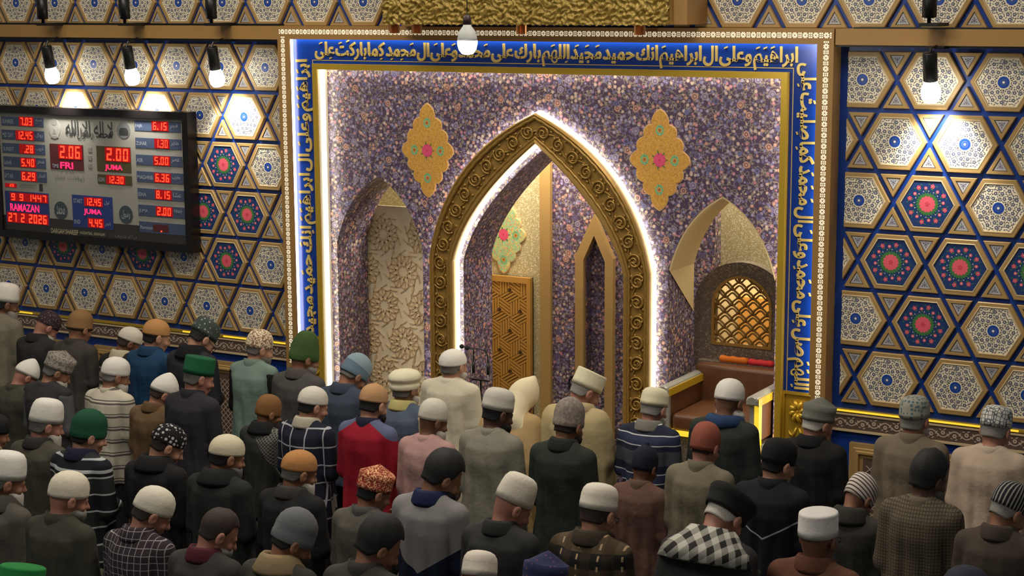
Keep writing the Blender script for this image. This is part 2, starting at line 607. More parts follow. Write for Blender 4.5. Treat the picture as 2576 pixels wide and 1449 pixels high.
def tri_mesh(up):
    mb = MB()
    ro = A / (2 * S3) - 0.016
    stepped(mb, [(ro, 0.03, 0), (ro, 0.004, 0), (ro - 0.003, 0.0, 0), (ro - 0.0225, 0.0, 0), (ro - 0.0225, 0.004, 1), (ro - 0.027, 0.005, 1)], lambda r: tri_ring(r, up), 0)
    ri = ro - 0.027
    mb.flat(tri_ring(ri, up), 0.005, 2)
    s = 1 if up else -1
    for k in range(3):
        a = math.pi / 2 * s + k * 2 * math.pi / 3
        leaf(mb, 0.016 * math.cos(a), 0.016 * math.sin(a), a, 0.02, 0.009, 0.0044, 3)
        leaf(mb, 0.011 * math.cos(a + 1.05), 0.011 * math.sin(a + 1.05), a + 1.05, 0.013, 0.006, 0.0044, 3)
    mb.flat(circle(0, 0, 0.006, 7), 0.0042, 3)
    return mb.mesh('triangle_tile', [GOLD, BROWNLINE, mat('lilac_grey_enamel', (176, 172, 172), 0.45), INKBLUE])
TRI_U, TRI_D = tri_mesh(True), tri_mesh(False)

def clipped(me, ox, oz, box):
    """a copy of the tile mesh cut off at the edges of its wall field"""
    bm = bmesh.new()
    bm.from_mesh(me)
    x0, x1, z0, z1 = box
    for co, no in (((x0 - ox, 0, 0), (-1, 0, 0)), ((x1 - ox, 0, 0), (1, 0, 0)), ((0, 0, z0 - oz), (0, 0, -1)), ((0, 0, z1 - oz), (0, 0, 1))):
        bmesh.ops.bisect_plane(bm, geom=bm.verts[:] + bm.edges[:] + bm.faces[:], plane_co=co, plane_no=no, clear_outer=True)
    if not bm.faces:
        bm.free()
        return None
    m2 = bpy.data.meshes.new(me.name)
    bm.to_mesh(m2)
    bm.free()
    for m in me.materials:
        m2.materials.append(m)
    return m2

def place_tile(name, me, x, z, ext, box, parent):
    x0, x1, z0, z1 = box
    ex, ez = ext
    if x + ex < x0 + 0.012 or x - ex > x1 - 0.012 or z + ez < z0 + 0.012 or z - ez > z1 - 0.012:
        return None
    if x - ex < x0 or x + ex > x1 or z - ez < z0 or z + ez > z1:
        me = clipped(me, x, z, box)
        if me is None:
            return None
    return link(name, me, parent, (x, 0, z))

def tile_field(wall, lx, lz, box, rows, ks, roses):
    for r in rows:
        z = lz - r * A * S3
        for k in ks:
            if (k + r) % 2:
                continue
            x = lx + k * A
            t = place_tile('hex_tile', HEXF, x, z, (HA / math.cos(math.pi / 6), HA), box, wall)
            if t:
                rose = (k, r) in roses
                me = PANEL_R if rose else PANEL_W
                q = place_tile('rose_panel' if rose else 'arabesque_panel', me, x, z, (HA / math.cos(math.pi / 6), HA), box, None)
                if q:
                    q.parent = t
                    q.location = (0, 0, 0)
            zc = S3 / 2 * A * 2 / 3
            place_tile('triangle_tile', TRI_D, x + A, z + zc, (0.1, 0.07), box, wall)
            place_tile('triangle_tile', TRI_U, x + A, z - zc, (0.1, 0.07), box, wall)

def slab(name, x0, x1, z0, z1, m, y0=0.03, y1=0.25):
    mb = MB()
    mb.box(x0, x1, y0, y1, z0, z1)
    return tag(mb.build(name, m), kind='structure')

LX, RX, LZ = -3.0257, 2.4860, 3.5028
wl = slab('wall_left', -8.2, -2.3, 0, 3.76, BLUE)
wr = slab('wall_right', 2.3, 6.5, 0, 3.76, BLUE)
wu = slab('wall_upper', -8.2, 6.5, 3.76, 5.6, BLUE)
rl = {(k, 3) for k in range(-21, 2, 2)} | {(k, r) for k in range(-20, 1, 4) for r in (2, 4)}
tile_field(wl, LX, LZ, (-7.9, -2.335, 1.262, 3.72), range(0, 6), range(-22, 5), rl)
rr = {(k, 3) for k in (1, 3, 5, 7, 9)} | {(k, r) for k in (2, 6) for r in (2, 4)}
tile_field(wr, RX, LZ, (2.385, 4.7, 1.262, 3.72), range(0, 6), range(-1, 10), rr)
tile_field(wu, LX + 0.045, 4.03, (-7.9, -0.9, 3.84, 4.6), range(-1, 1), range(-22, 12), set())
tile_field(wu, RX + 0.03, 4.03, (1.1, 4.7, 3.84, 4.6), range(-1, 1), range(-6, 10), set())

# beams with black lamp tracks
for nm, x0, x1 in (('trim_1', -8.2, -2.325), ('trim_2', 2.335, 6.5)):
    mb = MB()
    mb.box(x0, x1, -0.12, 0.03, 3.735, 3.842)
    tag(mb.build(nm, BEAM), kind='structure')
for k, (x0, x1, z0, z1) in enumerate(((-8.2, -2.33, 3.715, 3.735), (2.34, 6.5, 3.722, 3.735), (-8.2, -2.33, 3.842, 3.858), (2.45, 6.5, 3.842, 3.852))):
    mb = MB()
    mb.box(x0, x1, -0.10, -0.02, z0, z1)
    tag(mb.build('trim_%d' % (k + 3), BLACK), kind='structure')

# dado: glowing gold line, carved vine strip, blue base with stepped gold panels
VINE_BG = mat('dark_brown_strip', (92, 74, 66), 0.5)
VINE = mat('ivory_vine', (196, 176, 158), 0.5)
def vine_mesh():
    mb = MB()
    w = 0.16
    pts = [(-w / 2 + w * i / 16, 0.022 * math.sin(2 * math.pi * i / 16)) for i in range(17)]
    for p, q in zip(pts, pts[1:]):
        dx, dz = q[0] - p[0], q[1] - p[1]
        ll = math.hypot(dx, dz)
        nx, nz = -dz / ll * 0.004, dx / ll * 0.004
        mb.flat([(p[0] + nx, p[1] + nz), (p[0] - nx, p[1] - nz), (q[0] - nx, q[1] - nz), (q[0] + nx, q[1] + nz)], 0, 0)
    for s, x in ((1, -w / 4), (-1, w / 4)):
        z = -0.008 * s
        for j in range(6):
            a = j * math.pi / 3
            mb.flat(circle(x + 0.010 * math.cos(a), z + 0.010 * math.sin(a), 0.0062, 7), -0.0006, 0)
        leaf(mb, x + 0.035, z + 0.014 * s, 0.9 * s, 0.034, 0.013, -0.0004, 0)
        leaf(mb, x - 0.032, z + 0.020 * s, -0.8 * s, 0.030, 0.012, -0.0004, 0)
        leaf(mb, x + 0.012, z - 0.024 * s, 0.3, 0.026, 0.010, -0.0004, 0)
        leaf(mb, x - 0.02, z - 0.020 * s, -0.5, 0.022, 0.009, -0.0004, 0)
    return mb.mesh('vine_motif', [VINE])
VM = vine_mesh()
def lattice_mesh(w, h):
    mb = MB()
    for i in range(-14, 15):
        for s in (1, -1):
            z0 = i * 0.05
            a, b = (-w / 2, z0 - s * w / 2), (w / 2, z0 + s * w / 2)
            lo, hi = -h / 2, h / 2
            t0, t1 = 0.0, 1.0
            dz = b[1] - a[1]
            ts = sorted(((lo - a[1]) / dz, (hi - a[1]) / dz))
            t0, t1 = max(0, ts[0]), min(1, ts[1])
            if t1 - t0 < 0.02:
                continue
            p = (a[0] + t0 * w, a[1] + t0 * dz)
            q = (a[0] + t1 * w, a[1] + t1 * dz)
            mb.add([(p[0] - 0.004, -0.002, p[1]), (p[0] + 0.004, -0.002, p[1]), (q[0] + 0.004, -0.002, q[1]), (q[0] - 0.004, -0.002, q[1])], [(0, 1, 2, 3)], 0)
    return mb.mesh('lattice_inset', [VINE])
LATP = lattice_mesh(0.3, 0.5)
for wall, x0, x1, px0 in ((wl, -8.1, -2.33, -7.88), (wr, 2.34, 4.9, 2.47)):
    n = 5
    mb = MB()
    mb.box(x0, x1, -0.008, 0.03, 1.214, 1.232)
    mb.build('gold_line', BRASS, wall)
    # lengths of it given a yellow glow
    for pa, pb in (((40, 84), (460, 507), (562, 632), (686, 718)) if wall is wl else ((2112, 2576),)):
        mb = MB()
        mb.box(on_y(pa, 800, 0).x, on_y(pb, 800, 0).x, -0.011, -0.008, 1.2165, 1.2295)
        mb.build('glow_length', YGLOW, wall)
    mb = MB()
    mb.box(x0, x1, 0.0, 0.03, 1.085, 1.205)
    st = mb.build('vine_strip', VINE_BG, wall)
    mb = MB()
    mb.box(x0, x1, -0.006, 0.03, 1.192, 1.206)
    mb.box(x0, x1, -0.006, 0.03, 1.076, 1.092)
    mb.build('strip_edging', GOLD_PALE, wall)
    x = x0 + 0.1
    while x < x1 - 0.05:
        link('vine_motif', VM, st, (x, -0.001, 1.142))
        x += 0.16
    x = px0
    while x < x1 - 0.3:
        mb = MB()
        w2, h2 = 0.25, 0.4
        prof = [(0.0, 0.03), (0.0, -0.005), (0.03, -0.005), (0.035, -0.012), (0.05, -0.012), (0.055, -0.02), (0.07, -0.02), (0.075, 0.0), (0.1, 0.0)]
        for (a0, y0), (a1, y1) in zip(prof, prof[1:]):
            q0 = [(x + a0, y0, 0.12 + a0), (x + 0.55 - a0, y0, 0.12 + a0), (x + 0.55 - a0, y0, 1.0 - a0), (x + a0, y0, 1.0 - a0)]
            q1 = [(x + a1, y1, 0.12 + a1), (x + 0.55 - a1, y1, 0.12 + a1), (x + 0.55 - a1, y1, 1.0 - a1), (x + a1, y1, 1.0 - a1)]
            mb.add(q0 + q1, [(i, (i + 1) % 4, 4 + (i + 1) % 4, 4 + i) for i in range(4)], 0)
        mb.flat([(x + 0.1, 0.22), (x + 0.45, 0.22), (x + 0.45, 0.9), (x + 0.1, 0.9)], 0.0, 1)
        pn = mb.build('dado_panel', [GOLD, VINE_BG], wall)
        link('lattice_inset', LATP, pn, (x + 0.275, -0.001, 0.6))
        x += 0.66

# ------------------------------------------------------------------ the mihrab wall with its three pointed openings
YF, YB = 0.05, 0.48               # front and back of the floral wall
def arch_pts(cx, hw, zs, za, ctl, n=16):
    right = bez2((hw, zs), ctl, (0, za), n)
    left = [(-x, z) for x, z in right[::-1]][1:]
    return [(cx + x, z) for x, z in right + left]
BIG = arch_pts(0.0, 0.70, 2.04, 2.925, (0.60, 2.45))
SIDE = lambda c: arch_pts(c, 0.415, 2.10, 2.66, (0.31, 2.50))
CL, CR = -1.492, 1.468
outline = [(-2.05, 0), (CL - 0.415, 0)] + SIDE(CL)[::-1] + [(CL + 0.415, 0), (-0.70, 0)] + BIG[::-1] + [(0.70, 0), (CR - 0.415, 0)] + SIDE(CR)[::-1] + [(CR + 0.415, 0), (2.05, 0), (2.05, 3.62), (-2.05, 3.62)]
mb = MB()
mb.prism(outline, YF, YB)
tag(mb.build('wall_mihrab', FLORAL), kind='structure')

# chamber behind
mb = MB()
mb.box(-2.6, -0.60, 1.36, 1.5, 0, 3.6)
mb.box(0.9, 2.6, 1.36, 1.5, 1.84, 3.6)
mb.box(0.5, 0.9, 1.36, 1.5, 1.84, 3.6)
mb.box(1.72, 2.6, 1.36, 1.5, 0, 1.84)
mb.box(0.5, 1.72, 1.36, 1.5, 0, 1.2)
mb.box(0.5, 0.80, 1.36, 1.5, 1.2, 1.84)
mb.box(-2.6, -2.5, 0.48, 1.36, 0, 3.6)
mb.box(2.5, 2.6, 0.48, 1.36, 0, 3.6)
tag(mb.build('wall_niche', CREAMMOS), kind='structure')
mb = MB()
mb.box(-2.6, 2.6, 0.48, 1.5, 3.6, 3.7)
tag(mb.build('ceiling', CREAMMOS), kind='structure')
mb = MB()
mb.prism([(-0.60, 0), (-0.245, 0), (-0.245, 1.93), (-0.15, 2.14), (-0.055, 1.93), (-0.055, 0), (0.80, 0), (0.80, 1.85), (0.9, 1.85), (0.9, 3.6), (-0.60, 3.6)], 1.24, 1.36)
mb.box(-0.26, -0.04, 1.33, 1.36, 0, 2.2)
bay = tag(mb.build('wall_bay', FLORAL), kind='structure')
mb = MB()
mb.box(-0.665, -0.565, 1.2, 1.36, 0, 3.6)
mb.build('gold_pilaster', GOLD, bay)
mb = MB()
for s in (1, -1):
    cx = -0.15
    o = [(0.175, 0.0), (0.175, 1.95), (0.0, 2.31), (0.0, 2.13), (0.10, 1.92), (0.10, 0.0)]
    mb.prism([(cx + s * x, z) for x, z in o], 1.19, 1.26)
mb.build('gold_arch_band', GOLD, bay)
# dark oval wreath leaning on the bay wall
mb = MB()
c = on_y(1443, 968, 1.17)
for k in range(3):
    mb.tube([(c.x + (0.052 + 0.006 * math.sin(7 * a + k)) * math.cos(a), 1.185 - 0.012 * math.cos(5 * a + 2 * k), c.z + (0.078 + 0.006 * math.sin(9 * a + k)) * math.sin(a)) for a in [i * 2 * math.pi / 40 for i in range(41)]], 0.008, 6, cap=False)
mb.tube([(c.x, 1.19, c.z - 0.08), (c.x, 1.2, c.z - 0.3), (c.x, 1.15, 0.0)], 0.007, 6)
tag(mb.build('oval_wreath', mat('dark_wire', (34, 30, 52), 0.5), smooth=True), 'dark oval wire ring standing before floral panel inside big arch', 'ring')

# colourful medallion on the cream wall, half hidden by the arch
def scallop(w, h, n=9):
    """outline of a scalloped lozenge of half-width w and half-height h"""
    knots = [(0, h), (0.30 * w, 0.70 * h), (0.56 * w, 0.45 * h), (0.78 * w, 0.19 * h), (0.78 * w, -0.19 * h), (0.56 * w, -0.45 * h), (0.30 * w, -0.70 * h), (0, -h)]
    bulge = [0.16, 0.27, 0.27, 0.42, 0.27, 0.27, 0.16]
    pts = []
    for (p, q, b) in zip(knots, knots[1:], bulge):
        dx, dz = q[0] - p[0], q[1] - p[1]
        nx, nz = -dz, dx
        for i in range(n):
            t = i / n
            s = math.sin(math.pi * t) ** 0.8 * b
            pts.append((p[0] + dx * t + nx * s, p[1] + dz * t + nz * s))
    pts.append(knots[-1])
    return pts + [(-x, z) for x, z in pts[::-1]][1:-1]
def medallion(x, z, y, label, w=0.226, h=0.362, ground=None):
    root = empty('medallion', (x, y, z))
    tag(root, label, 'medallion', 'scalloped medallions')
    mb = MB()
    o = scallop(w, h)
    mb.prism([(p[0] * 1.03, p[1] * 1.025) for p in o], -0.006, 0.012)
    mb.build('rim', mat('pale_gold_rim', (232, 196, 150), 0.4, 0.2), root)
    mb = MB()
    mb.prism(o, -0.010, 0.0)
    mb.build('ground', ground or MEDGOLD, root)
    mint = mat('mint_green_print', (120, 186, 140), 0.5)
    rust = mat('rust_print', (170, 96, 60), 0.5)
    for dx, dz in ((0, 0.215), (0, -0.215), (0.12, 0), (-0.12, 0)):
        mb = MB()
        for j in range(9):
            a = j * 2 * math.pi / 9
            mb.flat(circle(dx + 0.024 * math.cos(a), dz + 0.030 * math.sin(a), 0.011, 7), -0.0108, 0)
        mb.flat(circle(dx, dz, 0.020, 12), -0.0112, 1)
        mb.flat(circle(dx, dz, 0.011, 9), -0.0116, 2)
        mb.flat(circle(dx, dz - 0.028, 0.004, 6), -0.0118, 3)
        mb.build('mint_flower', [mint, mat('ochre_print', (206, 158, 78), 0.5), rust, CREAM], root)
    mb = MB()
    for j in range(7):
        a = j * 2 * math.pi / 7
        leaf(mb, 0.05 * math.cos(a), 0.055 * math.sin(a), a, 0.04, 0.014, -0.0106, 1)
    for j in range(9):
        a = j * 2 * math.pi / 9
        mb.flat(circle(0.034 * math.cos(a), 0.036 * math.sin(a), 0.017, 9), -0.011, 0)
    mb.flat(circle(0, 0, 0.04, 18), -0.0114, 0)
    mb.flat(circle(0, 0, 0.007, 8), -0.0118, 2)
    mb.build('rose', [mat('hot_pink_print', (226, 82, 124), 0.5), GREEN, mat('deep_rose', (190, 50, 70))], root)
    return root
medallion(-1.015, 2.885, YF, 'gold scalloped medallion with pink rose, nearest the prayer time board')
medallion(0.978, 2.895, YF, 'gold scalloped medallion with pink rose, above the leather throne niche')
iri = mosaic('iridescent_mosaic', (150, 190, 150), [(0, (230, 120, 90)), (0.2, (120, 200, 170)), (0.4, (240, 200, 90)), (0.6, (150, 210, 190)), (0.8, (236, 150, 110))], 40, 80, leaf=(220, 210, 120))
c = on_y(1268, 590, 1.35)
medallion(c.x, c.z, 1.352, 'iridescent medallion on cream chamber wall seen through big arch', 0.2, 0.33, iri)

# carved gold screen door in the chamber
def screen_door():
    p0, p1 = on_y(1335, 700, 1.3), on_y(1225, 700, 1.3)
    x1, x0, z1 = p0.x, p1.x - 0.18, p0.z
    root = empty('carved_screen_door', ((x0 + x1) / 2, 1.3, 0))
    tag(root, 'gold door with cut geometric lattice at back of big arch', 'screen')
    w = (x1 - x0) / 2
    brn = mat('dark_hollow', (66, 42, 18), 0.7)
    mb = MB()
    mb.box(-w, w, 0.03, 0.045, 0, z1)
    mb.build('back_board', brn, root)
    mb = MB()
    for a, b, c_, d in ((-w, w, z1 - 0.05, z1), (w - 0.035, w, 0, z1 - 0.05), (-w, -w + 0.035, 0, z1 - 0.05), (-w + 0.035, w - 0.035, 0, 0.06)):
        mb.box(a, b, -0.012, 0.03, c_, d)
    mb.build('door_frame', mat('ochre_lacquer', (192, 144, 72), 0.4, 0.15), root)
    # strapwork: hexagons of three rhombi, each rhombus four parallel straps that meet the next ones at an angle
    lacq = mat('ochre_lacquer', (192, 144, 72), 0.4, 0.15)
    sd = 0.118
    lo, hi = (-w + 0.03, 0.055), (w - 0.03, z1 - 0.045)
    def clip(p, e):
        t0, t1 = 0.0, 1.0
        for ax in (0, 1):
            d = e[ax] - p[ax]
            if abs(d) < 1e-9:
                if not lo[ax] < p[ax] < hi[ax]:
                    return None
                continue
            a, b = sorted(((lo[ax] - p[ax]) / d, (hi[ax] - p[ax]) / d))
            t0, t1 = max(t0, a), min(t1, b)
        if t1 - t0 < 0.06:
            return None
        return tuple(tuple(p[k] + (e[k] - p[k]) * t for k in (0, 1)) for t in (t0, t1))
    for r in range(-1, int(z1 / (sd * 1.5)) + 2):
        for q in range(-4, 5):
            cx = q * sd * S3 + (sd * S3 / 2 if r % 2 else 0)
            cz = r * sd * 1.5
            for k in range(3):
                d1 = (math.cos(math.pi / 2 + k * 2 * math.pi / 3), math.sin(math.pi / 2 + k * 2 * math.pi / 3))
                d2 = (math.cos(math.pi / 2 + (k + 1) * 2 * math.pi / 3), math.sin(math.pi / 2 + (k + 1) * 2 * math.pi / 3))
                for j in range(4):
                    t = sd * (j + 0.5) / 4
                    p = (cx + d2[0] * t, cz + d2[1] * t)
                    c_ = clip(p, (p[0] + d1[0] * sd, p[1] + d1[1] * sd))
                    if not c_:
                        continue
                    p, e = c_
                    n_ = (d2[0] * sd / 4 * 0.36, d2[1] * sd / 4 * 0.36)
                    mb = MB()
                    mb.prism([(p[0] - n_[0], p[1] - n_[1]), (e[0] - n_[0], e[1] - n_[1]), (e[0] + n_[0], e[1] + n_[1]), (p[0] + n_[0], p[1] + n_[1])], -0.004, 0.03)
                    mb.build('strap', lacq, root)
            if lo[0] < cx < hi[0] and lo[1] < cz < hi[1]:
                mb = MB()
                mb.prism(circle(cx, cz, 0.017, 12), -0.007, -0.004)
                mb.build('hole_disc', brn, root)  # dark disc painted for the shade inside a pierced hole
screen_door()

# cream lattice board closing the first side arch
def lattice_board():
    x0, x1, z1 = CL - 0.52, CL + 0.40, 2.36
    root = empty('lattice_board', ((x0 + x1) / 2, 0.50, 0))
    tag(root, 'tall cream board with interlaced star lattice filling slim side arch', 'screen')
    w = (x1 - x0) / 2
    mb = MB()
    mb.box(-w, w, 0.02, 0.04, 0, z1)
    mb.build('board', mat('ivory_board', (244, 226, 192), 0.55), root)
    strap = mat('beige_strap', (222, 194, 150), 0.55)
    # ten-pointed star rosettes: bars from every rosette, cut at the board's edge
    def bar(p, e, wd, mbx):
        lo, hi = (-w + 0.004, 0.0), (w - 0.004, z1 - 0.004)
        t0, t1 = 0.0, 1.0
        for ax in (0, 1):
            d = e[ax] - p[ax]
            if abs(d) < 1e-9:
                if not lo[ax] < p[ax] < hi[ax]:
                    return
                continue
            a, b = sorted(((lo[ax] - p[ax]) / d, (hi[ax] - p[ax]) / d))
            t0, t1 = max(t0, a), min(t1, b)
        if t1 - t0 < 0.05:
            return
        p, e = (p[0] + (e[0] - p[0]) * t0, p[1] + (e[1] - p[1]) * t0), (p[0] + (e[0] - p[0]) * t1, p[1] + (e[1] - p[1]) * t1)
        dx, dz = e[0] - p[0], e[1] - p[1]
        ll = math.hypot(dx, dz)
        nx_, nz_ = -dz / ll * wd, dx / ll * wd
        mbx.prism([(p[0] - nx_, p[1] - nz_), (e[0] - nx_, e[1] - nz_), (e[0] + nx_, e[1] + nz_), (p[0] + nx_, p[1] + nz_)], 0.012, 0.02)
    for i in range(9):
        for j in range(-1, 2):
            cx = j * 0.38 + (0.19 if i % 2 else 0) - 0.03
            cz = 0.02 + i * 0.30
            mbx = MB()
            for k in range(10):
                a = k * math.pi / 5 + 0.16
                p = (cx + 0.040 * math.cos(a), cz + 0.040 * math.sin(a))
                q = (cx + 0.068 * math.cos(a + math.pi / 10), cz + 0.068 * math.sin(a + math.pi / 10))
                q2 = (cx + 0.068 * math.cos(a - math.pi / 10), cz + 0.068 * math.sin(a - math.pi / 10))
                o1 = (cx + 0.152 * math.cos(a + math.pi / 10), cz + 0.152 * math.sin(a + math.pi / 10))
                o2 = (cx + 0.128 * math.cos(a), cz + 0.128 * math.sin(a))
                o0 = (cx + 0.152 * math.cos(a - math.pi / 10), cz + 0.152 * math.sin(a - math.pi / 10))
                bar(p, q, 0.004, mbx)
                bar(p, q2, 0.004, mbx)
                bar(q, o2, 0.0045, mbx)
                bar(q2, o2, 0.0045, mbx)
                bar(q, o1, 0.0045, mbx)
                bar(o2, o1, 0.0045, mbx)
                bar(o2, o0, 0.0045, mbx)
                o3 = (cx + 0.185 * math.cos(a), cz + 0.185 * math.sin(a))
                bar(o1, o3, 0.004, mbx)
            if len(mbx.f) > 200:
                mbx.build('star_lattice', strap, root)
lattice_board()

# ------------------------------------------------------------------ carved gold arch with light strips
def offset_pairs():
    out_r = [(0.95, 0.0), (0.95, 2.065)] + bez2((0.95, 2.065), (0.805, 2.8625), (0, 3.21), 24)[1:]
    in_r = [(0.74, 0.0), (0.74, 2.04)] + bez2((0.74, 2.04), (0.63, 2.483), (0, 2.983), 24)[1:]
    o, i = [], []
    for j in range(13):
        t = j / 13
        o.append((0.95, 2.065 * t))
        i.append((0.74, 2.04 * t))
    o += out_r[1:]
    i += in_r[1:]
    o = o + [(-x, z) for x, z in o[::-1]][1:]
    i = i + [(-x, z) for x, z in i[::-1]][1:]
    return o, i
OUT, INN = offset_pairs()
def across(t):
    return [(a[0] + (b[0] - a[0]) * t, a[1] + (b[1] - a[1]) * t) for a, b in zip(OUT, INN)]
arch = empty('carved_arch', (0, 0, 0))
tag(arch, 'large carved gold pointed arch with scroll relief and white light edges', 'arch')
mb = MB()
prof = [(0.0, 0.035), (0.0, -0.055), (0.05, -0.068), (0.10, -0.062), (0.15, -0.040), (0.80, -0.040), (0.86, -0.060), (0.95, -0.066), (1.0, -0.055), (1.0, 0.035)]
rings = []
for k in range(len(OUT)):
    a, b = OUT[k], INN[k]
    rings.append([(a[0] + (b[0] - a[0]) * t, y, a[1] + (b[1] - a[1]) * t) for t, y in prof])
mb.rings(rings)
mb.build('arch_profile', BRONZE, arch)

def dense(path, step):
    out = [path[0]]
    for p, q in zip(path, path[1:]):
        n = max(1, int(math.hypot(q[0] - p[0], q[1] - p[1]) / step))
        out += [(p[0] + (q[0] - p[0]) * i / n, p[1] + (q[1] - p[1]) * i / n) for i in range(1, n + 1)]
    return out
def rope(path, y, r, parent):
    pts = dense(path, 0.009)
    mb = MB()
    rings = []
    s = 0.0
    for i, p in enumerate(pts):
        q = pts[min(i + 1, len(pts) - 1)]
        o = pts[max(i - 1, 0)]
        tx, tz = q[0] - o[0], q[1] - o[1]
        l = math.hypot(tx, tz) or 1
        nx, nz = -tz / l, tx / l
        s += l / 2
        ring = []
        for k in range(8):
            a = 2 * math.pi * k / 8
            rr = r * (0.72 + 0.38 * abs(math.cos((a * 2 + s / 0.045 * math.pi) / 2)))
            ring.append((p[0] + nx * rr * math.cos(a), y + rr * math.sin(a), p[1] + nz * rr * math.cos(a)))
        rings.append(ring)
    mb.rings(rings)
    return mb.build('rope_moulding', BRONZE, parent, smooth=True)
rope(across(0.15), -0.052, 0.014, arch)
rope(across(0.80), -0.050, 0.012, arch)

def scroll_mesh(sgn):
    mb = MB()
    pts, rad = [], []
    for i in range(34):
        t = i / 33
        a = 0.4 + t * 4.1 * math.pi * 0.82
        r = 0.050 * (1 - t) ** 0.8 + 0.006
        pts.append((sgn * (r * math.cos(a)), -0.010 - 0.010 * t, 0.02 + r * math.sin(a)))
        rad.append(0.009 - 0.004 * abs(t - 0.35))
    mb.tube(pts, rad, 6)
    tail = [(sgn * (0.046 - 0.085 * t - 0.02 * math.sin(math.pi * t)), -0.008, 0.04 - 0.13 * t) for t in (i / 8 for i in range(9))]
    mb.tube(tail, [0.009 - 0.005 * i / 8 for i in range(9)], 6)
    for (x, z, r) in ((0.006, 0.02, 0.014), (-0.052, 0.055, 0.012), (-0.045, -0.03, 0.012), (0.056, -0.012, 0.011), (0.02, 0.078, 0.011), (-0.06, 0.018, 0.009)):
        x *= sgn
        rings = []
        for k in range(4):
            ph = k / 3 * math.pi / 2
            rings.append([(x + r * math.cos(ph) * math.cos(b), -0.002 - r * 0.9 * math.sin(ph), z + 1.3 * r * math.cos(ph) * math.sin(b)) for b in [j * math.pi / 4 for j in range(8)]])
        mb.rings(rings)
    return mb.mesh('scroll', [BRONZE], True)
SCR = [scroll_mesh(1), scroll_mesh(-1)]
mid = dense(across(0.47), 0.005)
acc, last, k = 0.0, None, 0
for i in range(1, len(mid)):
    acc += math.hypot(mid[i][0] - mid[i - 1][0], mid[i][1] - mid[i - 1][1])
    if acc >= 0.148:
        acc = 0.0
        j0, j1 = max(0, i - 8), min(len(mid) - 1, i + 8)
        ang = math.atan2(mid[j1][1] - mid[j0][1], mid[j1][0] - mid[j0][0])
        o = link('scroll', SCR[k % 2], arch, (mid[i][0], -0.040, mid[i][1]))
        o.rotation_euler = (0, -(ang - math.pi / 2), 0)
        k += 1
def strip(path, width_y, y, out, name, parent, thick=0.012):
    """light strip following path, standing off it by out, spanning y..y+width_y"""
    mb = MB()
    rings = []
    for i, p in enumerate(path):
        q, o = path[min(i + 1, len(path) - 1)], path[max(i - 1, 0)]
        tx, tz = q[0] - o[0], q[1] - o[1]
        l = math.hypot(tx, tz) or 1
        nx, nz = tz / l, -tx / l
        if i == len(path) // 2 and abs(p[0]) < 1e-6:
            nx, nz = 0, math.copysign(1.25, 1)
        c0 = (p[0] + nx * out, p[1] + nz * out)
        c1 = (p[0] + nx * (out + thick), p[1] + nz * (out + thick))
        rings.append([(c0[0], y, c0[1]), (c1[0], y, c1[1]), (c1[0], y + width_y, c1[1]), (c0[0], y + width_y, c0[1])])
    mb.rings(rings, 0, True, True)
    return mb.build(name, LED, parent)
strip(OUT, 0.03, 0.008, 0.001, 'light_strip', arch)
strip(INN, 0.035, 0.0, -0.013, 'light_strip', arch)

# ------------------------------------------------------------------ outer frame: pierced border, blue band, gold moulding
fr = empty('mihrab_frame', (0, 0, 0))
tag(fr, 'tall rectangular frame with blue calligraphy band and pierced white border', 'frame')
ZB = 1.33
def u_frame(mb, h0, z0t, h1, z1t, y0, y1, zb, mi=0):
    """three-sided frame between half-width h1 (inner, top z1t) and h0 (outer, top z0t)"""
    mb.box(-h0, -h1, y0, y1, zb, z0t, mi)
    mb.box(h1, h0, y0, y1, zb, z0t, mi)
    mb.box(-h1, h1, y0, y1, z1t, z0t, mi)
mb = MB()
u_frame(mb, 2.325, 3.842, 2.222, 3.752, -0.12, 0.05, 0.0)
u_frame(mb, 2.222, 3.752, 2.208, 3.738, -0.12, -0.106, ZB)
mb.build('outer_border', BEAM, fr)
mb = MB()
u_frame(mb, 2.222, 3.752, 1.995, 3.545, -0.06, 0.05, ZB)
band = mb.build('blue_band', BLUE_GLOSS, fr)
mb = MB()
t = 0.004
u_frame(mb, 2.026, 3.576, 2.021, 3.571, -0.064, -0.058, ZB)
mb.build('fine_gold_line', GOLD_LEAF, fr)
mb = MB()
u_frame(mb, 1.997, 3.547, 1.968, 3.518, -0.11, 0.05, 0.0)
u_frame(mb, 1.968, 3.518, 1.953, 3.503, -0.11, -0.096, 0.0)
mb.build('gold_moulding', BRASS, fr)
# light strips tucked into both recesses
mb = MB()
u_frame(mb, 2.2215, 3.7515, 2.212, 3.742, -0.1, -0.066, ZB)
mb.build('light_strip', LED, fr)
mb = MB()
u_frame(mb, 1.9675, 3.5175, 1.957, 3.507, -0.035, 0.005, 0.3)
mb.build('light_strip', LED, fr)
mb = MB()
u_frame(mb, 1.9678, 3.5178, 1.966, 3.516, -0.105, 0.049, 0.0)
mb.build('white_reveal', mat('white_reveal', (228, 220, 200), 0.6), fr)
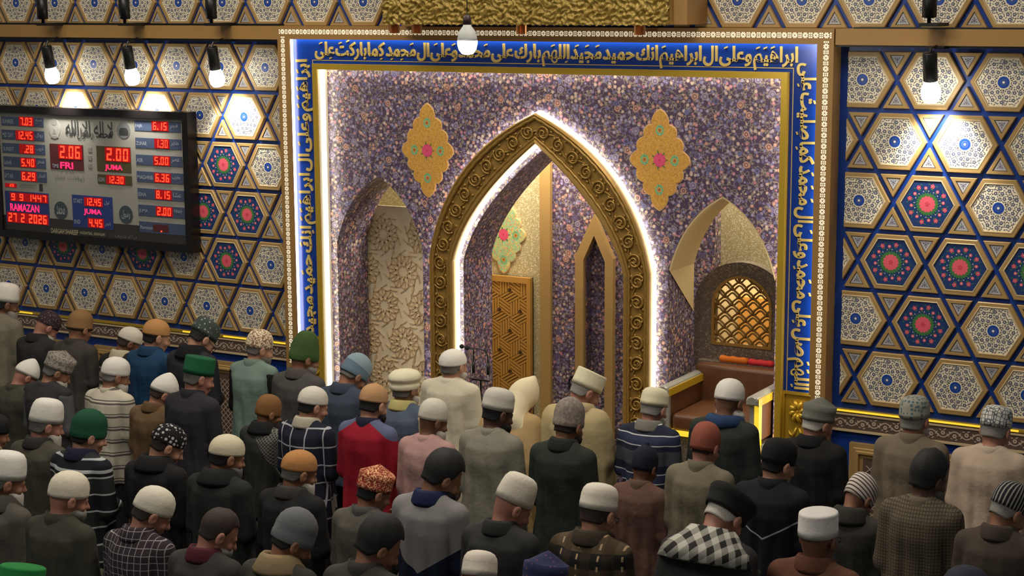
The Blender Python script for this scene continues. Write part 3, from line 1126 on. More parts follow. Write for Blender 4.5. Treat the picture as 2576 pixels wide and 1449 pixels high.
# pierced white border, motif by motif
def jali_mesh():
    mb = MB()
    for k in range(8):
        a = k * math.pi / 4 + math.pi / 8
        c, s = math.cos(a), math.sin(a)
        pts = [(0.0055, -0.0022), (0.018, -0.0052), (0.0215, 0.0), (0.018, 0.0052), (0.0055, 0.0022)]
        mb.flat([(c * u - s * v, s * u + c * v) for u, v in pts], 0)
    for sx in (-1, 1):
        for sz in (-1, 1):
            mb.flat([(sx * 0.030 + d[0], sz * 0.013 + d[1]) for d in ((-0.0055, -0.005), (0.0055, -0.005), (0.0055, 0.005), (-0.0055, 0.005))], 0)
        mb.flat([(sx * 0.030 + d[0], d[1]) for d in ((-0.0055, -0.0035), (0.0055, -0.0035), (0.0055, 0.0035), (-0.0055, 0.0035))], 0)
    return mb.mesh('pierced_motif', [JALI])
JM = jali_mesh()
st = 0.074
hx, zt = 2.272, 3.797
n = int(2 * hx / st)
for i in range(n + 1):
    o = link('pierced_motif', JM, fr, (-hx + 2 * hx * i / n, -0.1206, zt))
nz = int((zt - 1.0) / st)
for i in range(1, nz):
    for s in (-1, 1):
        o = link('pierced_motif', JM, fr, (s * hx, -0.1206, zt - st * i))
        o.rotation_euler = (0, math.pi / 2, 0)
# carved gold panels under the ends of the blue band
for s in (-1, 1):
    mb = MB()
    x0, x1 = sorted((s * 1.998, s * 2.222))
    mb.box(x0, x1, -0.05, 0.05, 0.0, ZB)
    mb.box(x0, x1, -0.068, 0.05, ZB - 0.022, ZB)
    mb.box(x0, x0 + 0.012, -0.075, 0.05, 0, ZB - 0.022)
    mb.box(x1 - 0.012, x1, -0.075, 0.05, 0, ZB - 0.022)
    p = mb.build('carved_panel', BRASS, fr)
    for r in range(3):
        mbx = MB()
        cx, cz = (x0 + x1) / 2, ZB - 0.14 - r * 0.34
        for k in range(8):
            a = k * math.pi / 4
            mbx.tube([(cx + rr * math.cos(a + rr * 6) , -0.055 - 0.02 * math.sin(rr * 40), cz + rr * 1.25 * math.sin(a + rr * 6)) for rr in (0.012, 0.03, 0.05, 0.066)], [0.012, 0.018, 0.017, 0.006], 7)
        mbx.lathe([(0.0, 0.02), (0.014, 0.012), (0.018, 0.0)], 10, 0, (0, 0, 0))
        nv = 30
        for j in range(len(mbx.v) - nv, len(mbx.v)):
            x_, y_, z_ = mbx.v[j]
            mbx.v[j] = (cx + x_, -0.06 - z_, cz + y_)
        mbx.build('carved_flower', BRASS, p, True)
        for ss in (-1, 1):
            mbx = MB()
            mbx.tube([(cx + ss * (0.01 + 0.06 * t_), -0.055, cz - 0.12 - 0.05 * math.sin(3 * t_) - 0.02 * t_) for t_ in (0, 0.25, 0.5, 0.75, 1.0)], [0.006, 0.011, 0.012, 0.009, 0.004], 6)
            mbx.build('carved_tendril', BRASS, p, True)
# the calligraphy
TOP = 'ابراهيم وعلى ال ابراهيم انك حميد مجيد اللهم بارك على محمد وعلى ال محمد كما باركت على'
LEFT = 'ابراهيم وعلى ال ابراهيم انك حميد مجيد'
RIGHT = 'اللهم صل على محمد وعلى ال محمد كما صليت على'
arabic_band('calligraphy_word', TOP, GOLD_LEAF, 0.03, 3.662, 4.05, 0.20, -0.066, band)
arabic_band('calligraphy_word', LEFT, GOLD_LEAF, -2.128, 2.46, 2.24, 0.20, -0.066, band, rot=1)
arabic_band('calligraphy_word', RIGHT, GOLD_LEAF, 2.132, 2.48, 2.26, 0.20, -0.066, band, rot=-1)

# ------------------------------------------------------------------ carved golden canopy above the frame
def canopy():
    x0, x1 = on_y(962, 60, -0.42).x, on_y(1682, 60, -0.42).x
    z0, z1 = 3.868, 4.5
    root = empty('carved_canopy', ((x0 + x1) / 2, -0.3, z0))
    tag(root, 'gold carved canopy box with fluted pendants above the blue band', 'canopy')
    cx = (x0 + x1) / 2
    w = (x1 - x0) / 2
    mb = MB()
    mb.box(-w, w, -0.10, 0.30, 0.0, z1 - z0)
    mb.box(w, w + 0.10, -0.04, 0.30, 0.0, z1 - z0)
    mb.build('box_body', BEAM, root)
    carve = grain(mat('gilded_relief', (168, 140, 64), 0.4, 0.3), 60, 0.35, 0.2)
    for (a, b) in ((-w, -w + 0.10), (-w + 0.10, -0.02), (-0.02, w - 0.10), (w - 0.10, w)):
        nx, nz = max(8, int((b - a) / 0.008)), 36
        rnd = random.Random(int(a * 100))
        vs_, fs = [], []
        for j in range(nz + 1):
            for i in range(nx + 1):
                x = a + (b - a) * i / nx
                z = -0.012 + 0.30 * j / nz + (0.012 * abs(math.sin(x * 55)) if j == 0 else 0)
                f = math.sin(70 * x + 2.6 * math.sin(48 * z + 2 * math.sin(31 * x))) * math.sin(64 * z + 2.8 * math.sin(44 * x + 1.7 * math.sin(37 * z)))
                y = -0.118 - 0.018 * f + rnd.uniform(-0.002, 0.002)
                vs_.append((x, y, z))
        for j in range(nz):
            for i in range(nx):
                q = j * (nx + 1) + i
                fs.append((q, q + 1, q + nx + 2, q + nx + 1))
        mb = MB()
        mb.add(vs_, fs)
        mb.build('relief_panel', carve, root, True)
    cop = mat('copper_gold_flutes', (200, 140, 90), 0.22, 0.85)
    for px in (985, 1041, 1305, 1603):
        p = on_y(px, 72, -0.40)
        mb = MB()
        prof = []
        seg = 32
        rings = []
        for z in (0.02, 0.0, -0.055, -0.065):
            rings.append([((0.034 + 0.006 * math.cos(k * math.pi)) * math.cos(2 * math.pi * k / seg), (0.034 + 0.006 * math.cos(k * math.pi)) * math.sin(2 * math.pi * k / seg), z) for k in range(seg)])
        mb.rings(rings, 0, True, True)
        mb.build('fluted_pendant', cop, root, loc=(p.x - cx, -0.06, -0.006))
canopy()
# ------------------------------------------------------------------ prayer time board
def time_board():
    YB_ = -0.10
    x0, x1, z0, z1 = -5.575, -3.29, 1.935, 3.125
    root = empty('prayer_time_board', ((x0 + x1) / 2, YB_, z0))
    tag(root, 'black framed board with red lit prayer times hanging on tiled wall', 'clock board')
    ox, oz = (x0 + x1) / 2, z0
    def L(px, py):
        p = on_y(px, py, YB_)
        return p.x - ox, p.z - oz
    def C(cx, cy):                       # pixel of the detail view 3.623x, origin (0, 250)
        return L(cx / 3.623, cy / 3.6225 + 250)
    def rect(a, b, c, d):
        (xa, _), (xb, _) = C(a, (b + d) / 2), C(c, (b + d) / 2)
        (_, za), (_, zb) = C((a + c) / 2, b), C((a + c) / 2, d)
        return (xa + xb) / 2, (za + zb) / 2, xb - xa, za - zb
    hw, h = (x1 - x0) / 2, z1 - z0
    mb = MB()
    b = 0.062
    mb.box(-hw, -hw + b, -0.025, 0.09, 0, h)
    mb.box(hw - b, hw, -0.025, 0.09, 0, h)
    mb.box(-hw + b, hw - b, -0.025, 0.09, 0, b * 1.1)
    mb.box(-hw + b, hw - b, -0.025, 0.09, h - b, h)
    mb.build('board_frame', BLACKPL, root)
    mb = MB()
    mb.box(-hw + b, hw - b, 0.0, 0.06, b * 1.1, h - b)
    mb.build('grey_face', grain(mat('grey_acrylic', (152, 150, 142), 0.35), 3, 0.1, 0), root)
    mb = MB()
    mb.box(-hw + b, hw - b, -0.002, 0.0, b * 1.1, 0.20)
    mb.build('dark_lower_strip', mat('dark_glass_strip', (52, 50, 48), 0.2), root)
    red = mat('red_lit_digits', (255, 60, 40), 0.5, emit=(255, 56, 30), strength=2.6)
    dim = mat('dim_red_digit', (120, 20, 20), 0.5, emit=(150, 20, 16), strength=0.5)
    redbg = mat('red_glow_window', (120, 8, 14), 0.35, emit=(190, 0, 10), strength=0.42)
    pinkl = mat('magenta_lit_letters', (255, 40, 90), 0.5, emit=(255, 30, 80), strength=2.2)
    plate = mat('blue_grey_plate', (66, 78, 104), 0.4)
    navy = mat('blue_plate', (44, 60, 120), 0.4)
    maroon = mat('maroon_window', (84, 36, 40), 0.35)
    olive = mat('olive_window', (74, 70, 44), 0.4)
    faint = mat('faint_white_print', (150, 156, 170), 0.6)
    ink = mat('charcoal_print', (52, 54, 56), 0.6)
    SEG = {'0': 'abcdef', '1': 'bc', '2': 'abged', '3': 'abgcd', '4': 'fgbc', '5': 'afgcd', '6': 'afgedc', '7': 'abcf'[:3], '8': 'abcdefg', '9': 'abcdfg'}
    def plate_at(r, m, y=-0.004, name='plate'):
        x, z, w, hh = rect(*r)
        mb = MB()
        mb.box(x - w / 2, x + w / 2, y, 0.0, z - hh / 2, z + hh / 2)
        return mb.build(name, m, root)
    def digits(s, r, m=red, glow=True, y=-0.009, dimfirst=False):
        x, z, w, hh = rect(*r)
        if glow:
            mb = MB()
            mb.box(x - w / 2 - 0.012, x + w / 2 + 0.012, -0.006, -0.0042, z - hh / 2 - 0.008, z + hh / 2 + 0.008)
            mb.build('lit_window', redbg, root)
        n = sum(0.35 if c == '.' else 0.7 if c == ' ' else 1 for c in s)
        cw = w / n
        cx = x - w / 2
        for i, c in enumerate(s):
            mb = MB()
            mi = 1 if (dimfirst and i == 0) else 0
            if c == '.':
                a, bq = cx + cw * 0.05, z - hh / 2
                mb.flat([(a, bq), (a + 0.014, bq), (a + 0.014, bq + 0.014), (a, bq + 0.014)], y, mi)
                cx += cw * 0.35
                mb.build('lit_point', [m, dim], root)
                continue
            if c == ' ':
                cx += cw * 0.7
                continue
            l, r_, t, b_ = cx + cw * 0.14, cx + cw * 0.86, z + hh / 2, z - hh / 2
            th = min(cw * 0.2, hh * 0.16)
            mz = (t + b_) / 2
            g = th * 0.16
            sl = 0.06
            def bx(xa, xb, za, zb):
                sk = lambda zz: (zz - mz) * sl
                mb.flat([(xa + sk(za), za), (xb + sk(za), za), (xb + sk(zb), zb), (xa + sk(zb), zb)], y, mi)
            for sg in SEG[c]:
                if sg == 'a': bx(l + g, r_ - g, t - th, t)
                if sg == 'd': bx(l + g, r_ - g, b_, b_ + th)
                if sg == 'g': bx(l + g, r_ - g, mz - th / 2, mz + th / 2)
                if sg == 'f': bx(l, l + th, mz + g, t - g)
                if sg == 'b': bx(r_ - th, r_, mz + g, t - g)
                if sg == 'e': bx(l, l + th, b_ + g, mz - g)
                if sg == 'c': bx(r_ - th, r_, b_ + g, mz - g)
            cx += cw
            mb.build('lit_digit', [m, dim], root)
    def words(s, r, m, y=-0.0062, ar=False, name='lettering', off=0.012):
        x, z, w, hh = rect(*r)
        return text_on_wall(name, arabic(s) if ar else s, m, x, z, w, hh, y, root, 0.0, off)
    rows_l = [((15, 160, 397, 243), 'SUNRISE', (25, 180, 125, 218), '7.03', (185, 168, 302, 236), 'صبح'),
              ((18, 283, 405, 370), 'MID DAY', (27, 302, 125, 345), '12.45', (155, 292, 305, 364), 'زوال'),
              ((25, 405, 413, 495), 'SUNSET', (35, 432, 132, 470), '5.28', (190, 418, 312, 488), 'غروب'),
              ((35, 528, 420, 620), 'SAHR', (42, 556, 112, 594), '5.40', (198, 542, 322, 612), 'سحر'),
              ((42, 650, 428, 745), 'IFTAR', (50, 676, 128, 716), '6.29', (203, 666, 330, 738), 'افطار'),
              ((1230, 200, 1648, 292), 'FAJR', (1238, 225, 1300, 262), '6.15', (1395, 208, 1530, 280), 'فجر'),
              ((1237, 357, 1655, 450), 'ZUHAR', (1245, 382, 1342, 418), '1.30', (1420, 368, 1538, 440), 'ظهر'),
              ((1243, 512, 1663, 605), 'ASR', (1250, 535, 1308, 572), '5.00', (1410, 525, 1545, 596), 'عصر'),
              ((1250, 665, 1672, 762), 'MAGHRIB', (1258, 692, 1398, 728), '6.36', (1418, 680, 1552, 752), 'مغرب'),
              ((1258, 820, 1680, 917), 'ISHA', (1266, 846, 1338, 882), '8.15', (1426, 834, 1560, 906), 'عشا'),
              ((1265, 972, 1687, 1073), 'JUMA', (1273, 998, 1352, 1036), '2.00', (1435, 986, 1568, 1058), 'جمعه')]
    for r, s, rs, d, rd, a in rows_l:
        plate_at(r, plate)
        words(s, rs, faint)
        digits(d, rd, dimfirst=(s == 'SUNSET'))
        ar_r = (rd[2] + 22, rd[1] + 14, min(r[2] - 12, rd[2] + 95), rd[3] - 14)
        words(a, ar_r, faint, ar=True)
    plate_at((1273, 1125, 1692, 1225), plate)
    words('Ramazan', (1285, 1150, 1395, 1182), faint)
    plate_at((1400, 1142, 1540, 1208), maroon, -0.005)
    digits('.', (1468, 1185, 1490, 1210), glow=False)
    # the two large clocks
    plate_at((460, 410, 760, 640), maroon)
    digits('2.06', (545, 425, 742, 538))
    words('FRI', (555, 572, 672, 632), pinkl, -0.008, off=0.02)
    words('TIME', (480, 588, 540, 622), faint)
    plate_at((885, 430, 1195, 660), olive)
    digits('2.00', (970, 448, 1182, 560))
    words('JUMA', (962, 596, 1122, 656), pinkl, -0.008, off=0.02)
    plate_at((893, 690, 1205, 775), olive)
    digits('12.30', (982, 702, 1135, 766))
    words('AZAN', (900, 710, 958, 748), faint)
    for k in range(3):
        plate_at((806, 440 + k * 73, 836, 482 + k * 73), mat('grey_button', (128, 126, 122), 0.5), name='button')
    # dates
    plate_at((55, 845, 450, 1135), navy)
    digits('9 9 1447', (105, 866, 432, 928))
    words('RAMAZAN', (100, 955, 362, 1022), pinkl, -0.008, off=0.02)
    digits('27 2 2026', (80, 1046, 436, 1124))
    plate_at((50, 765, 153, 800), redbg)
    digits('29', (92, 770, 134, 796), glow=False)
    words('Temperature', (185, 765, 330, 785), mat('grey_print', (132, 130, 124), 0.6))
    words('Humidity', (185, 788, 330, 806), mat('grey_print', (132, 130, 124)))
    plate_at((362, 770, 390, 835), ink, name='sensor')
    # Friday prayer start and end
    plate_at((665, 880, 1030, 1175), navy)
    words('START', (675, 905, 755, 945), faint)
    digits('12.45', (780, 903, 930, 968))
    words('JUMA', (770, 1000, 930, 1060), pinkl, -0.008, off=0.02)
    words('END', (682, 1095, 736, 1132), faint)
    digits('4.45', (815, 1092, 942, 1162))
    words('اول', (955, 925, 1000, 965), faint, ar=True)
    words('اخر', (962, 1118, 1010, 1160), faint, ar=True)
    # emblems
    slate = mat('slate_emblem', (62, 70, 78), 0.5)
    for r in ((497, 930, 617, 1090), (1088, 968, 1212, 1132)):
        x, z, w, hh = rect(*r)
        mb = MB()
        mb.prism(circle(x, z, w / 2, 28, hh / 2), -0.004, 0.0)
        e = mb.build('emblem', slate, root)
        t = text_on_wall('emblem_lettering', arabic('محمد' if r[0] < 800 else 'رسول'), mat('silver_print', (150, 158, 160), 0.5), x, z, w * 0.62, hh * 0.5, -0.0052, e, 0, 0.01)
    x, z, w, hh = rect(1070, 200, 1190, 358)
    mb = MB()
    mb.prism(circle(x, z, w / 2, 28, hh / 2), -0.004, 0.0, 0)
    e = mb.build('emblem', mat('grey_emblem', (110, 112, 112), 0.5), root)
    mb = MB()
    mb.prism([(x - w * 0.34, z - hh * 0.3), (x + w * 0.34, z - hh * 0.3), (x + w * 0.34, z - hh * 0.02), (x + w * 0.2, z + hh * 0.12), (x - w * 0.2, z + hh * 0.12), (x - w * 0.34, z - hh * 0.02)], -0.0055, -0.004)
    mb.build('emblem_building', ink, e)
    x, z, w, hh = rect(445, 180, 550, 355)
    mb = MB()
    mb.prism(circle(x, z, w / 2, 28, hh / 2), -0.003, 0.0, 0)
    e = mb.build('emblem', mat('pale_emblem', (150, 150, 144), 0.5), root)
    mb = MB()
    mb.prism([(x - 0.018, z - 0.045), (x + 0.018, z - 0.045), (x + 0.016, z - 0.02), (x, z + 0.01), (x - 0.016, z - 0.02)], -0.0045, -0.003)
    mb.prism([(x - 0.05, z - 0.075), (x, z - 0.09), (x + 0.05, z - 0.075), (x + 0.035, z - 0.062), (x - 0.035, z - 0.062)], -0.0045, -0.003)
    mb.prism(circle(x, z + 0.06, 0.034, 16, 0.03), -0.0045, -0.003)
    mb.build('emblem_building', mat('grey_print', (132, 130, 124)), e)
    words('لا اله الا الله', (600, 195, 1030, 330), ink, -0.004, True, off=0.006)
    words('محمد رسول الله', (600, 262, 1025, 368), ink, -0.0046, True, off=0.006)
    words('اوقات نماز', (500, 690, 765, 735), mat('grey_print', (132, 130, 124)), -0.003, True)
    words('DARGAH SHAREEF', (470, 1182, 715, 1226), mat('tan_print', (168, 160, 130), 0.5), -0.004, off=0.02)
    words('HAZRATBAL, SRINAGAR', (732, 1210, 960, 1240), mat('tan_print', (168, 160, 130)), -0.004)
    words('دركاه شريف', (1050, 1228, 1250, 1275), mat('dim_print', (104, 100, 92), 0.5), -0.004, True)
time_board()

# ------------------------------------------------------------------ spot lamps on the beam's tracks
def spot(px, py, label, up=False, px2=None):
    p = on_y(px, py, -0.30)
    root = empty('spot_lamp' if not up else 'uplight', (p.x, -0.30, p.z))
    tag(root, label, 'lamp', 'black cylinder lamps facing down' if not up else 'black cylinder lamps standing on the beam')
    mb = MB()
    if not up:
        mb.lathe([(0.0, 0.0), (0.043, 0.0), (0.046, -0.006), (0.046, -0.185), (0.040, -0.19), (0.040, -0.17), (0.0, -0.17)], 24)
        b = mb.build('canister', BLACK, root, True)
        b.rotation_euler = (R(12), 0, 0)
        mb = MB()
        mb.lathe([(0.0, -0.16), (0.036, -0.17), (0.046, -0.20), (0.060, -0.235), (0.064, -0.265), (0.058, -0.30), (0.040, -0.325), (0.0, -0.335)], 24)
        b = mb.build('bulb', BULB, root, True)
        b.rotation_euler = (R(12), 0, 0)
        mb = MB()
        top = 3.735 - p.z
        mb.tube([(0, 0, -0.005), (0, 0.02, top * 0.6), (0, 0.14, top)], 0.009, 8)
        mb.box(-0.06, 0.06, 0.10, 0.22, top - 0.018, top)
        mb.build('bracket', BLACK, root)
        l = bpy.data.lights.new('spot_beam', 'SPOT')
        l.energy = 40
        l.color = (1.0, 0.95, 0.85)
        l.spot_size = R(92)
        l.spot_blend = 0.6
        l.shadow_soft_size = 0.05
        lo = bpy.data.objects.new('spot_beam', l)
        COL.objects.link(lo)
        lo.parent = root
        lo.location = (0, 0.075, -0.35)
        lo.rotation_euler = Vector((0, 0.75, -1)).to_track_quat('-Z', 'Y').to_euler()
    else:
        mb.lathe([(0.0, 0.0), (0.012, 0.0), (0.012, 0.03), (0.046, 0.035), (0.046, 0.24), (0.0, 0.24)], 24)
        mb.build('canister', BLACK, root, True)
        mb = MB()
        mb.box(-0.06, 0.06, -0.02, 0.24, -0.022, 0.0)
        mb.build('bracket', BLACK, root)
spot(116, 116, 'lit black spot lamp furthest from the carved arch, over the time board')
spot(318, 117, 'lit black spot lamp, middle of three above the time board')
spot(532, 118, 'lit black spot lamp beside the white pierced border, above roses')
spot(2339, 132, 'lit black spot lamp alone above the tiles by the pale embroidered caps')
for px, lb in ((108, 'black uplight cylinder on the beam end furthest from the arch'), (314, 'black uplight cylinder on the beam, middle of three over time board'), (532, 'black uplight cylinder on the beam nearest the pierced border'), (2337, 'black uplight cylinder alone on the beam by the pale caps')):
    spot(px, 58, lb, True)

# hanging bulb in front of the frame
def hanging_bulb():
    Y = -3.0
    p = on_y(1176, 138, Y)
    root = empty('hanging_bulb', (p.x, Y, p.z))
    tag(root, 'lit bulb hanging on a thin wire before the calligraphy band', 'lamp')
    mb = MB()
    mb.lathe([(0.0, 0.0), (0.031, 0.006), (0.049, 0.03), (0.056, 0.06), (0.056, 0.078)], 28)
    mb.build('lit_globe', BULB, root, True)
    mb = MB()
    mb.lathe([(0.056, 0.078), (0.055, 0.092), (0.045, 0.13), (0.024, 0.158), (0.02, 0.17)], 28)
    mb.build('bulb_neck', mat('white_bulb_body', (205, 208, 205), 0.5), root, True)
    mb = MB()
    mb.lathe([(0.0, 0.165), (0.022, 0.165), (0.024, 0.19), (0.018, 0.215), (0.0, 0.22)], 16)
    mb.build('socket', mat('brown_socket', (52, 34, 34), 0.5), root, True)
    mb = MB()
    mb.tube([(0, 0, 0.21), (0.002, 0, 0.6), (0, 0, 2.8)], 0.003, 6)
    mb.build('wire', BLACK, root)
    l = bpy.data.lights.new('bulb_light', 'POINT')
    l.energy = 26
    l.color = (1.0, 0.97, 0.9)
    l.shadow_soft_size = 0.07
    lo = bpy.data.objects.new('bulb_light', l)
    COL.objects.link(lo)
    lo.parent = root
    lo.location = (0, 0, -0.09)
hanging_bulb()

# ------------------------------------------------------------------ leather throne in the second side arch
def rounded_box(mb, x0, x1, y0, y1, z0, z1, r, mi=0):
    """soft cushion block: rounded in plan and in section"""
    n = 5
    def ring(z, s):
        pts = []
        for (cx, cy, a0) in ((x1 - r, y1 - r, 0), (x0 + r, y1 - r, 90), (x0 + r, y0 + r, 180), (x1 - r, y0 + r, 270)):
            for k in range(n):
                a = R(a0 + 90 * k / (n - 1))
                pts.append((cx + r * s * math.cos(a), cy + r * s * math.sin(a), z))
        return pts
    rings = []
    for k in range(5):
        a = math.pi / 2 * k / 4
        rings.append(ring(z0 + r - r * math.cos(a), math.sin(a)))
    for k in range(5):
        a = math.pi / 2 * k / 4
        rings.append(ring(z1 - r + r * math.sin(a), math.cos(a)))
    mb.rings(rings, mi, True, True)

def throne():
    root = empty('leather_throne', (1.48, 0.1, 0))
    tag(root, 'brown leather throne with gold arms raised on base in arch niche', 'throne')
    lea = grain(mat('brown_leather', (108, 68, 42), 0.42), 14, 0.35, 0.15)
    sil = mat('silver_grey_wood', (166, 164, 158), 0.35, 0.3)
    X0, X1 = -0.385, 0.385          # outer sides
    YFt, YBk = -0.27, 0.42
    mb = MB()
    mb.box(X0, X1, YFt + 0.04, YBk, 0, 0.93)
    mb.build('base', GREYMOS, root)
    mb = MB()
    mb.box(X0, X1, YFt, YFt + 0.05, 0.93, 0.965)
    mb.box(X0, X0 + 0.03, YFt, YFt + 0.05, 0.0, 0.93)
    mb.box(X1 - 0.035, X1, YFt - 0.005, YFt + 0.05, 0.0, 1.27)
    mb.build('glow_trim', YGLOW, root)  # gold trim lit by nearby strips; that light is painted as glow
    mb = MB()
    rounded_box(mb, X0 + 0.085, X1 - 0.085, YFt + 0.01, YBk - 0.1, 0.955, 1.085, 0.035)
    mb.build('seat', lea, root, True)
    mb = MB()
    rounded_box(mb, X0 + 0.02, X1 - 0.02, YBk - 0.13, YBk, 0.95, 1.345, 0.03)
    mb.build('backrest', lea, root, True)
    for s in (-1, 1):
        xa, xb = (X0, X0 + 0.085) if s < 0 else (X1 - 0.085, X1)
        mb = MB()
        rounded_box(mb, xa + 0.008, xb - 0.008, YFt + 0.02, YBk - 0.1, 0.95, 1.235, 0.02)
        mb.build('arm_cushion', lea, root, True)
        mb = MB()
        mb.box(xa + 0.01, xb - 0.01, YFt + 0.004, YFt + 0.03, 0.96, 1.22)
        mb.build('arm_front', sil, root)
        mb = MB()
        # rolled arm rest: a half round along the arm, silver on top, gold on the inner side
        sec = [(-0.045, -0.035), (-0.045, 0.0), (-0.034, 0.022), (-0.012, 0.034), (0.012, 0.034), (0.034, 0.022), (0.045, 0.0), (0.045, -0.035)]
        cx = (xa + xb) / 2
        rings = [[(cx + u * k, y, 1.262 + v * k) for u, v in sec] for y, k in ((YFt - 0.04, 0.75), (YFt - 0.03, 1.0), (YBk - 0.04, 1.0))]
        mb.rings(rings, 0, True, True)
        mb.build('arm_rest', sil, root, False)
        mb = MB()
        xs = cx + 0.047
        mb.box(xs - 0.006, xs + 0.004, YFt - 0.03, YBk - 0.06, 1.222, 1.275)
        mb.build('arm_gold_side', mat('yellow_gold', (222, 184, 50), 0.35, 0.35), root)
throne()

def grille_window():
    Y = 0.62
    cx = on_y(1868, 655, Y).x
    root = empty('grille_window', (cx, Y, 1.28))
    tag(root, 'round-topped window with wavy brass grille behind the leather throne', 'window')
    ow, ih = 0.345, 0.50
    def arch_poly(w, z0, zs, n=18, h=None):
        return [(w, z0)] + [(w * math.cos(math.pi * k / n), zs + (h or w) * math.sin(math.pi * k / n)) for k in range(n + 1)] + [(-w, z0)]
    outer = arch_poly(0.385, 0.0, 0.475, h=ow)
    inner = arch_poly(0.235, 0.185, 0.475)
    mb = MB()
    # surround as a ring between the outer and the inner outline
    m = len(outer)
    vo = [(p[0], 0.0, p[1]) for p in outer]
    vi = [(p[0], 0.0, p[1]) for p in inner]
    vb = [(p[0], 0.1, p[1]) for p in inner]
    vob = [(p[0], 0.1, p[1]) for p in outer]
    fs = [(i, (i + 1) % m, m + (i + 1) % m, m + i) for i in range(m)]
    mb.add(vo + vi, fs, 0)
    mb.add(vi + vb, fs, 0)
    mb.add(vob + vo, fs, 0)
    mb.build('surround', GREYMOS, root)
    mb = MB()
    tr = arch_poly(0.243, 0.177, 0.475)
    vt = [(p[0], -0.008, p[1]) for p in tr]
    vi2 = [(p[0], -0.008, p[1]) for p in arch_poly(0.222, 0.198, 0.475)]
    vi3 = [(p[0], 0.03, p[1]) for p in arch_poly(0.222, 0.198, 0.475)]
    mb.add(vt + vi2, fs, 0)
    mb.add(vi2 + vi3, fs, 0)
    mb.build('brass_rim', BRONZE, root)
    # every wavy bar on its own
    br = mat('dark_brass', (132, 100, 44), 0.4, 0.3)
    period, amp, gapx = 0.118, 0.019, 0.0565
    for i in range(-4, 5):
        for fam in (0, 1):
            xb = i * gapx
            ph = math.pi * (i % 2) + (math.pi if fam else 0)
            if fam:
                continue
            pts = []
            for k in range(60):
                z = 0.19 + k * (0.53 / 59)
                x = xb + amp * 1.35 * math.sin(2 * math.pi * z / period + ph)
                lim = 0.475 + math.sqrt(max(0, 0.225 ** 2 - x * x)) if abs(x) < 0.225 else 0
                if abs(x) < 0.225 and z < lim:
                    pts.append((x, 0.015, z))
            if len(pts) > 3:
                mb = MB()
                mb.tube(pts, 0.0085, 6)
                mb.build('wavy_bar', br, root, True)
    for j in range(9):
        zb = 0.205 + j * 0.059
        pts = []
        for k in range(60):
            x = -0.225 + 0.45 * k / 59
            z = zb + 0.019 * math.sin(2 * math.pi * x / (gapx * 2) + math.pi * (j % 2))
            lim = 0.475 + math.sqrt(max(0, 0.225 ** 2 - x * x))
            if z < lim and z > 0.19:
                pts.append((x, 0.022, z))
        if len(pts) > 3:
            mb = MB()
            mb.tube(pts, 0.0075, 6)
            mb.build('wavy_bar', br, root, True)
grille_window()
# cream soffit lining the upper part of the throne arch
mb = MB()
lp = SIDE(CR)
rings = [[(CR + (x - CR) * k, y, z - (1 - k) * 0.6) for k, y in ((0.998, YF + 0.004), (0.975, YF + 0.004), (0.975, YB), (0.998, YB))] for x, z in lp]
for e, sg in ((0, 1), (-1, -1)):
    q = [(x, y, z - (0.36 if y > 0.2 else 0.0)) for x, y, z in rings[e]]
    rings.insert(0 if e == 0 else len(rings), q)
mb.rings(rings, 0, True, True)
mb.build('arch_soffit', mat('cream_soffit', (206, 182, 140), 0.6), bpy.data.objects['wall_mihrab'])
# warm room seen through the grille: cream back wall with an ochre panel
mb = MB()
mb.box(-0.4, 3.2, 2.3, 2.4, 0, 3.2)
wb = tag(mb.build('wall_back', mat('warm_cream_plaster', (240, 216, 168), 0.7)), kind='structure')
mb = MB()
pa, pb = on_y(1858, 745, 2.28), on_y(1990, 745, 2.28)
mb.box(pa.x, pb.x, 2.26, 2.3, 0, pa.z)
mb.build('ochre_panel', mat('ochre_panel', (232, 168, 84), 0.6), wb)
# folded cloths on the ledge behind the throne
def cloth(px0, px1, py, rgb, name, label, z1):
    a, b = on_y(px0, py, 0.55), on_y(px1, py, 0.55)
    mb = MB()
    rings = []
    n = 10
    for i in range(n + 1):
        x = a.x + (b.x - a.x) * i / n
        k = 0.006 * math.sin(i * 1.7)
        rings.append([(x, 0.535, 1.346), (x, 0.53 + k, z1 - 0.012), (x, 0.55, z1 + k), (x, 0.585 + k, z1 - 0.006), (x, 0.6, 1.346)])
    mb.rings(rings, 0, True, True)
    o = mb.build(name, mat(name + '_dye', rgb, 0.8), None, True)
    tag(o, label, 'cloth')
mb = MB()
mb.box(1.08, 1.86, 0.524, 0.617, 1.27, 1.345)
tag(mb.build('window_ledge', GREYMOS), 'grey ledge below the grille window behind throne', 'ledge')
cloth(1812, 1880, 915, (226, 118, 30), 'folded_orange_cloth', 'folded orange cloth on the ledge behind throne', 1.392)
cloth(1884, 1945, 922, (216, 50, 56), 'folded_red_cloth', 'folded red cloth on the ledge behind throne', 1.388)

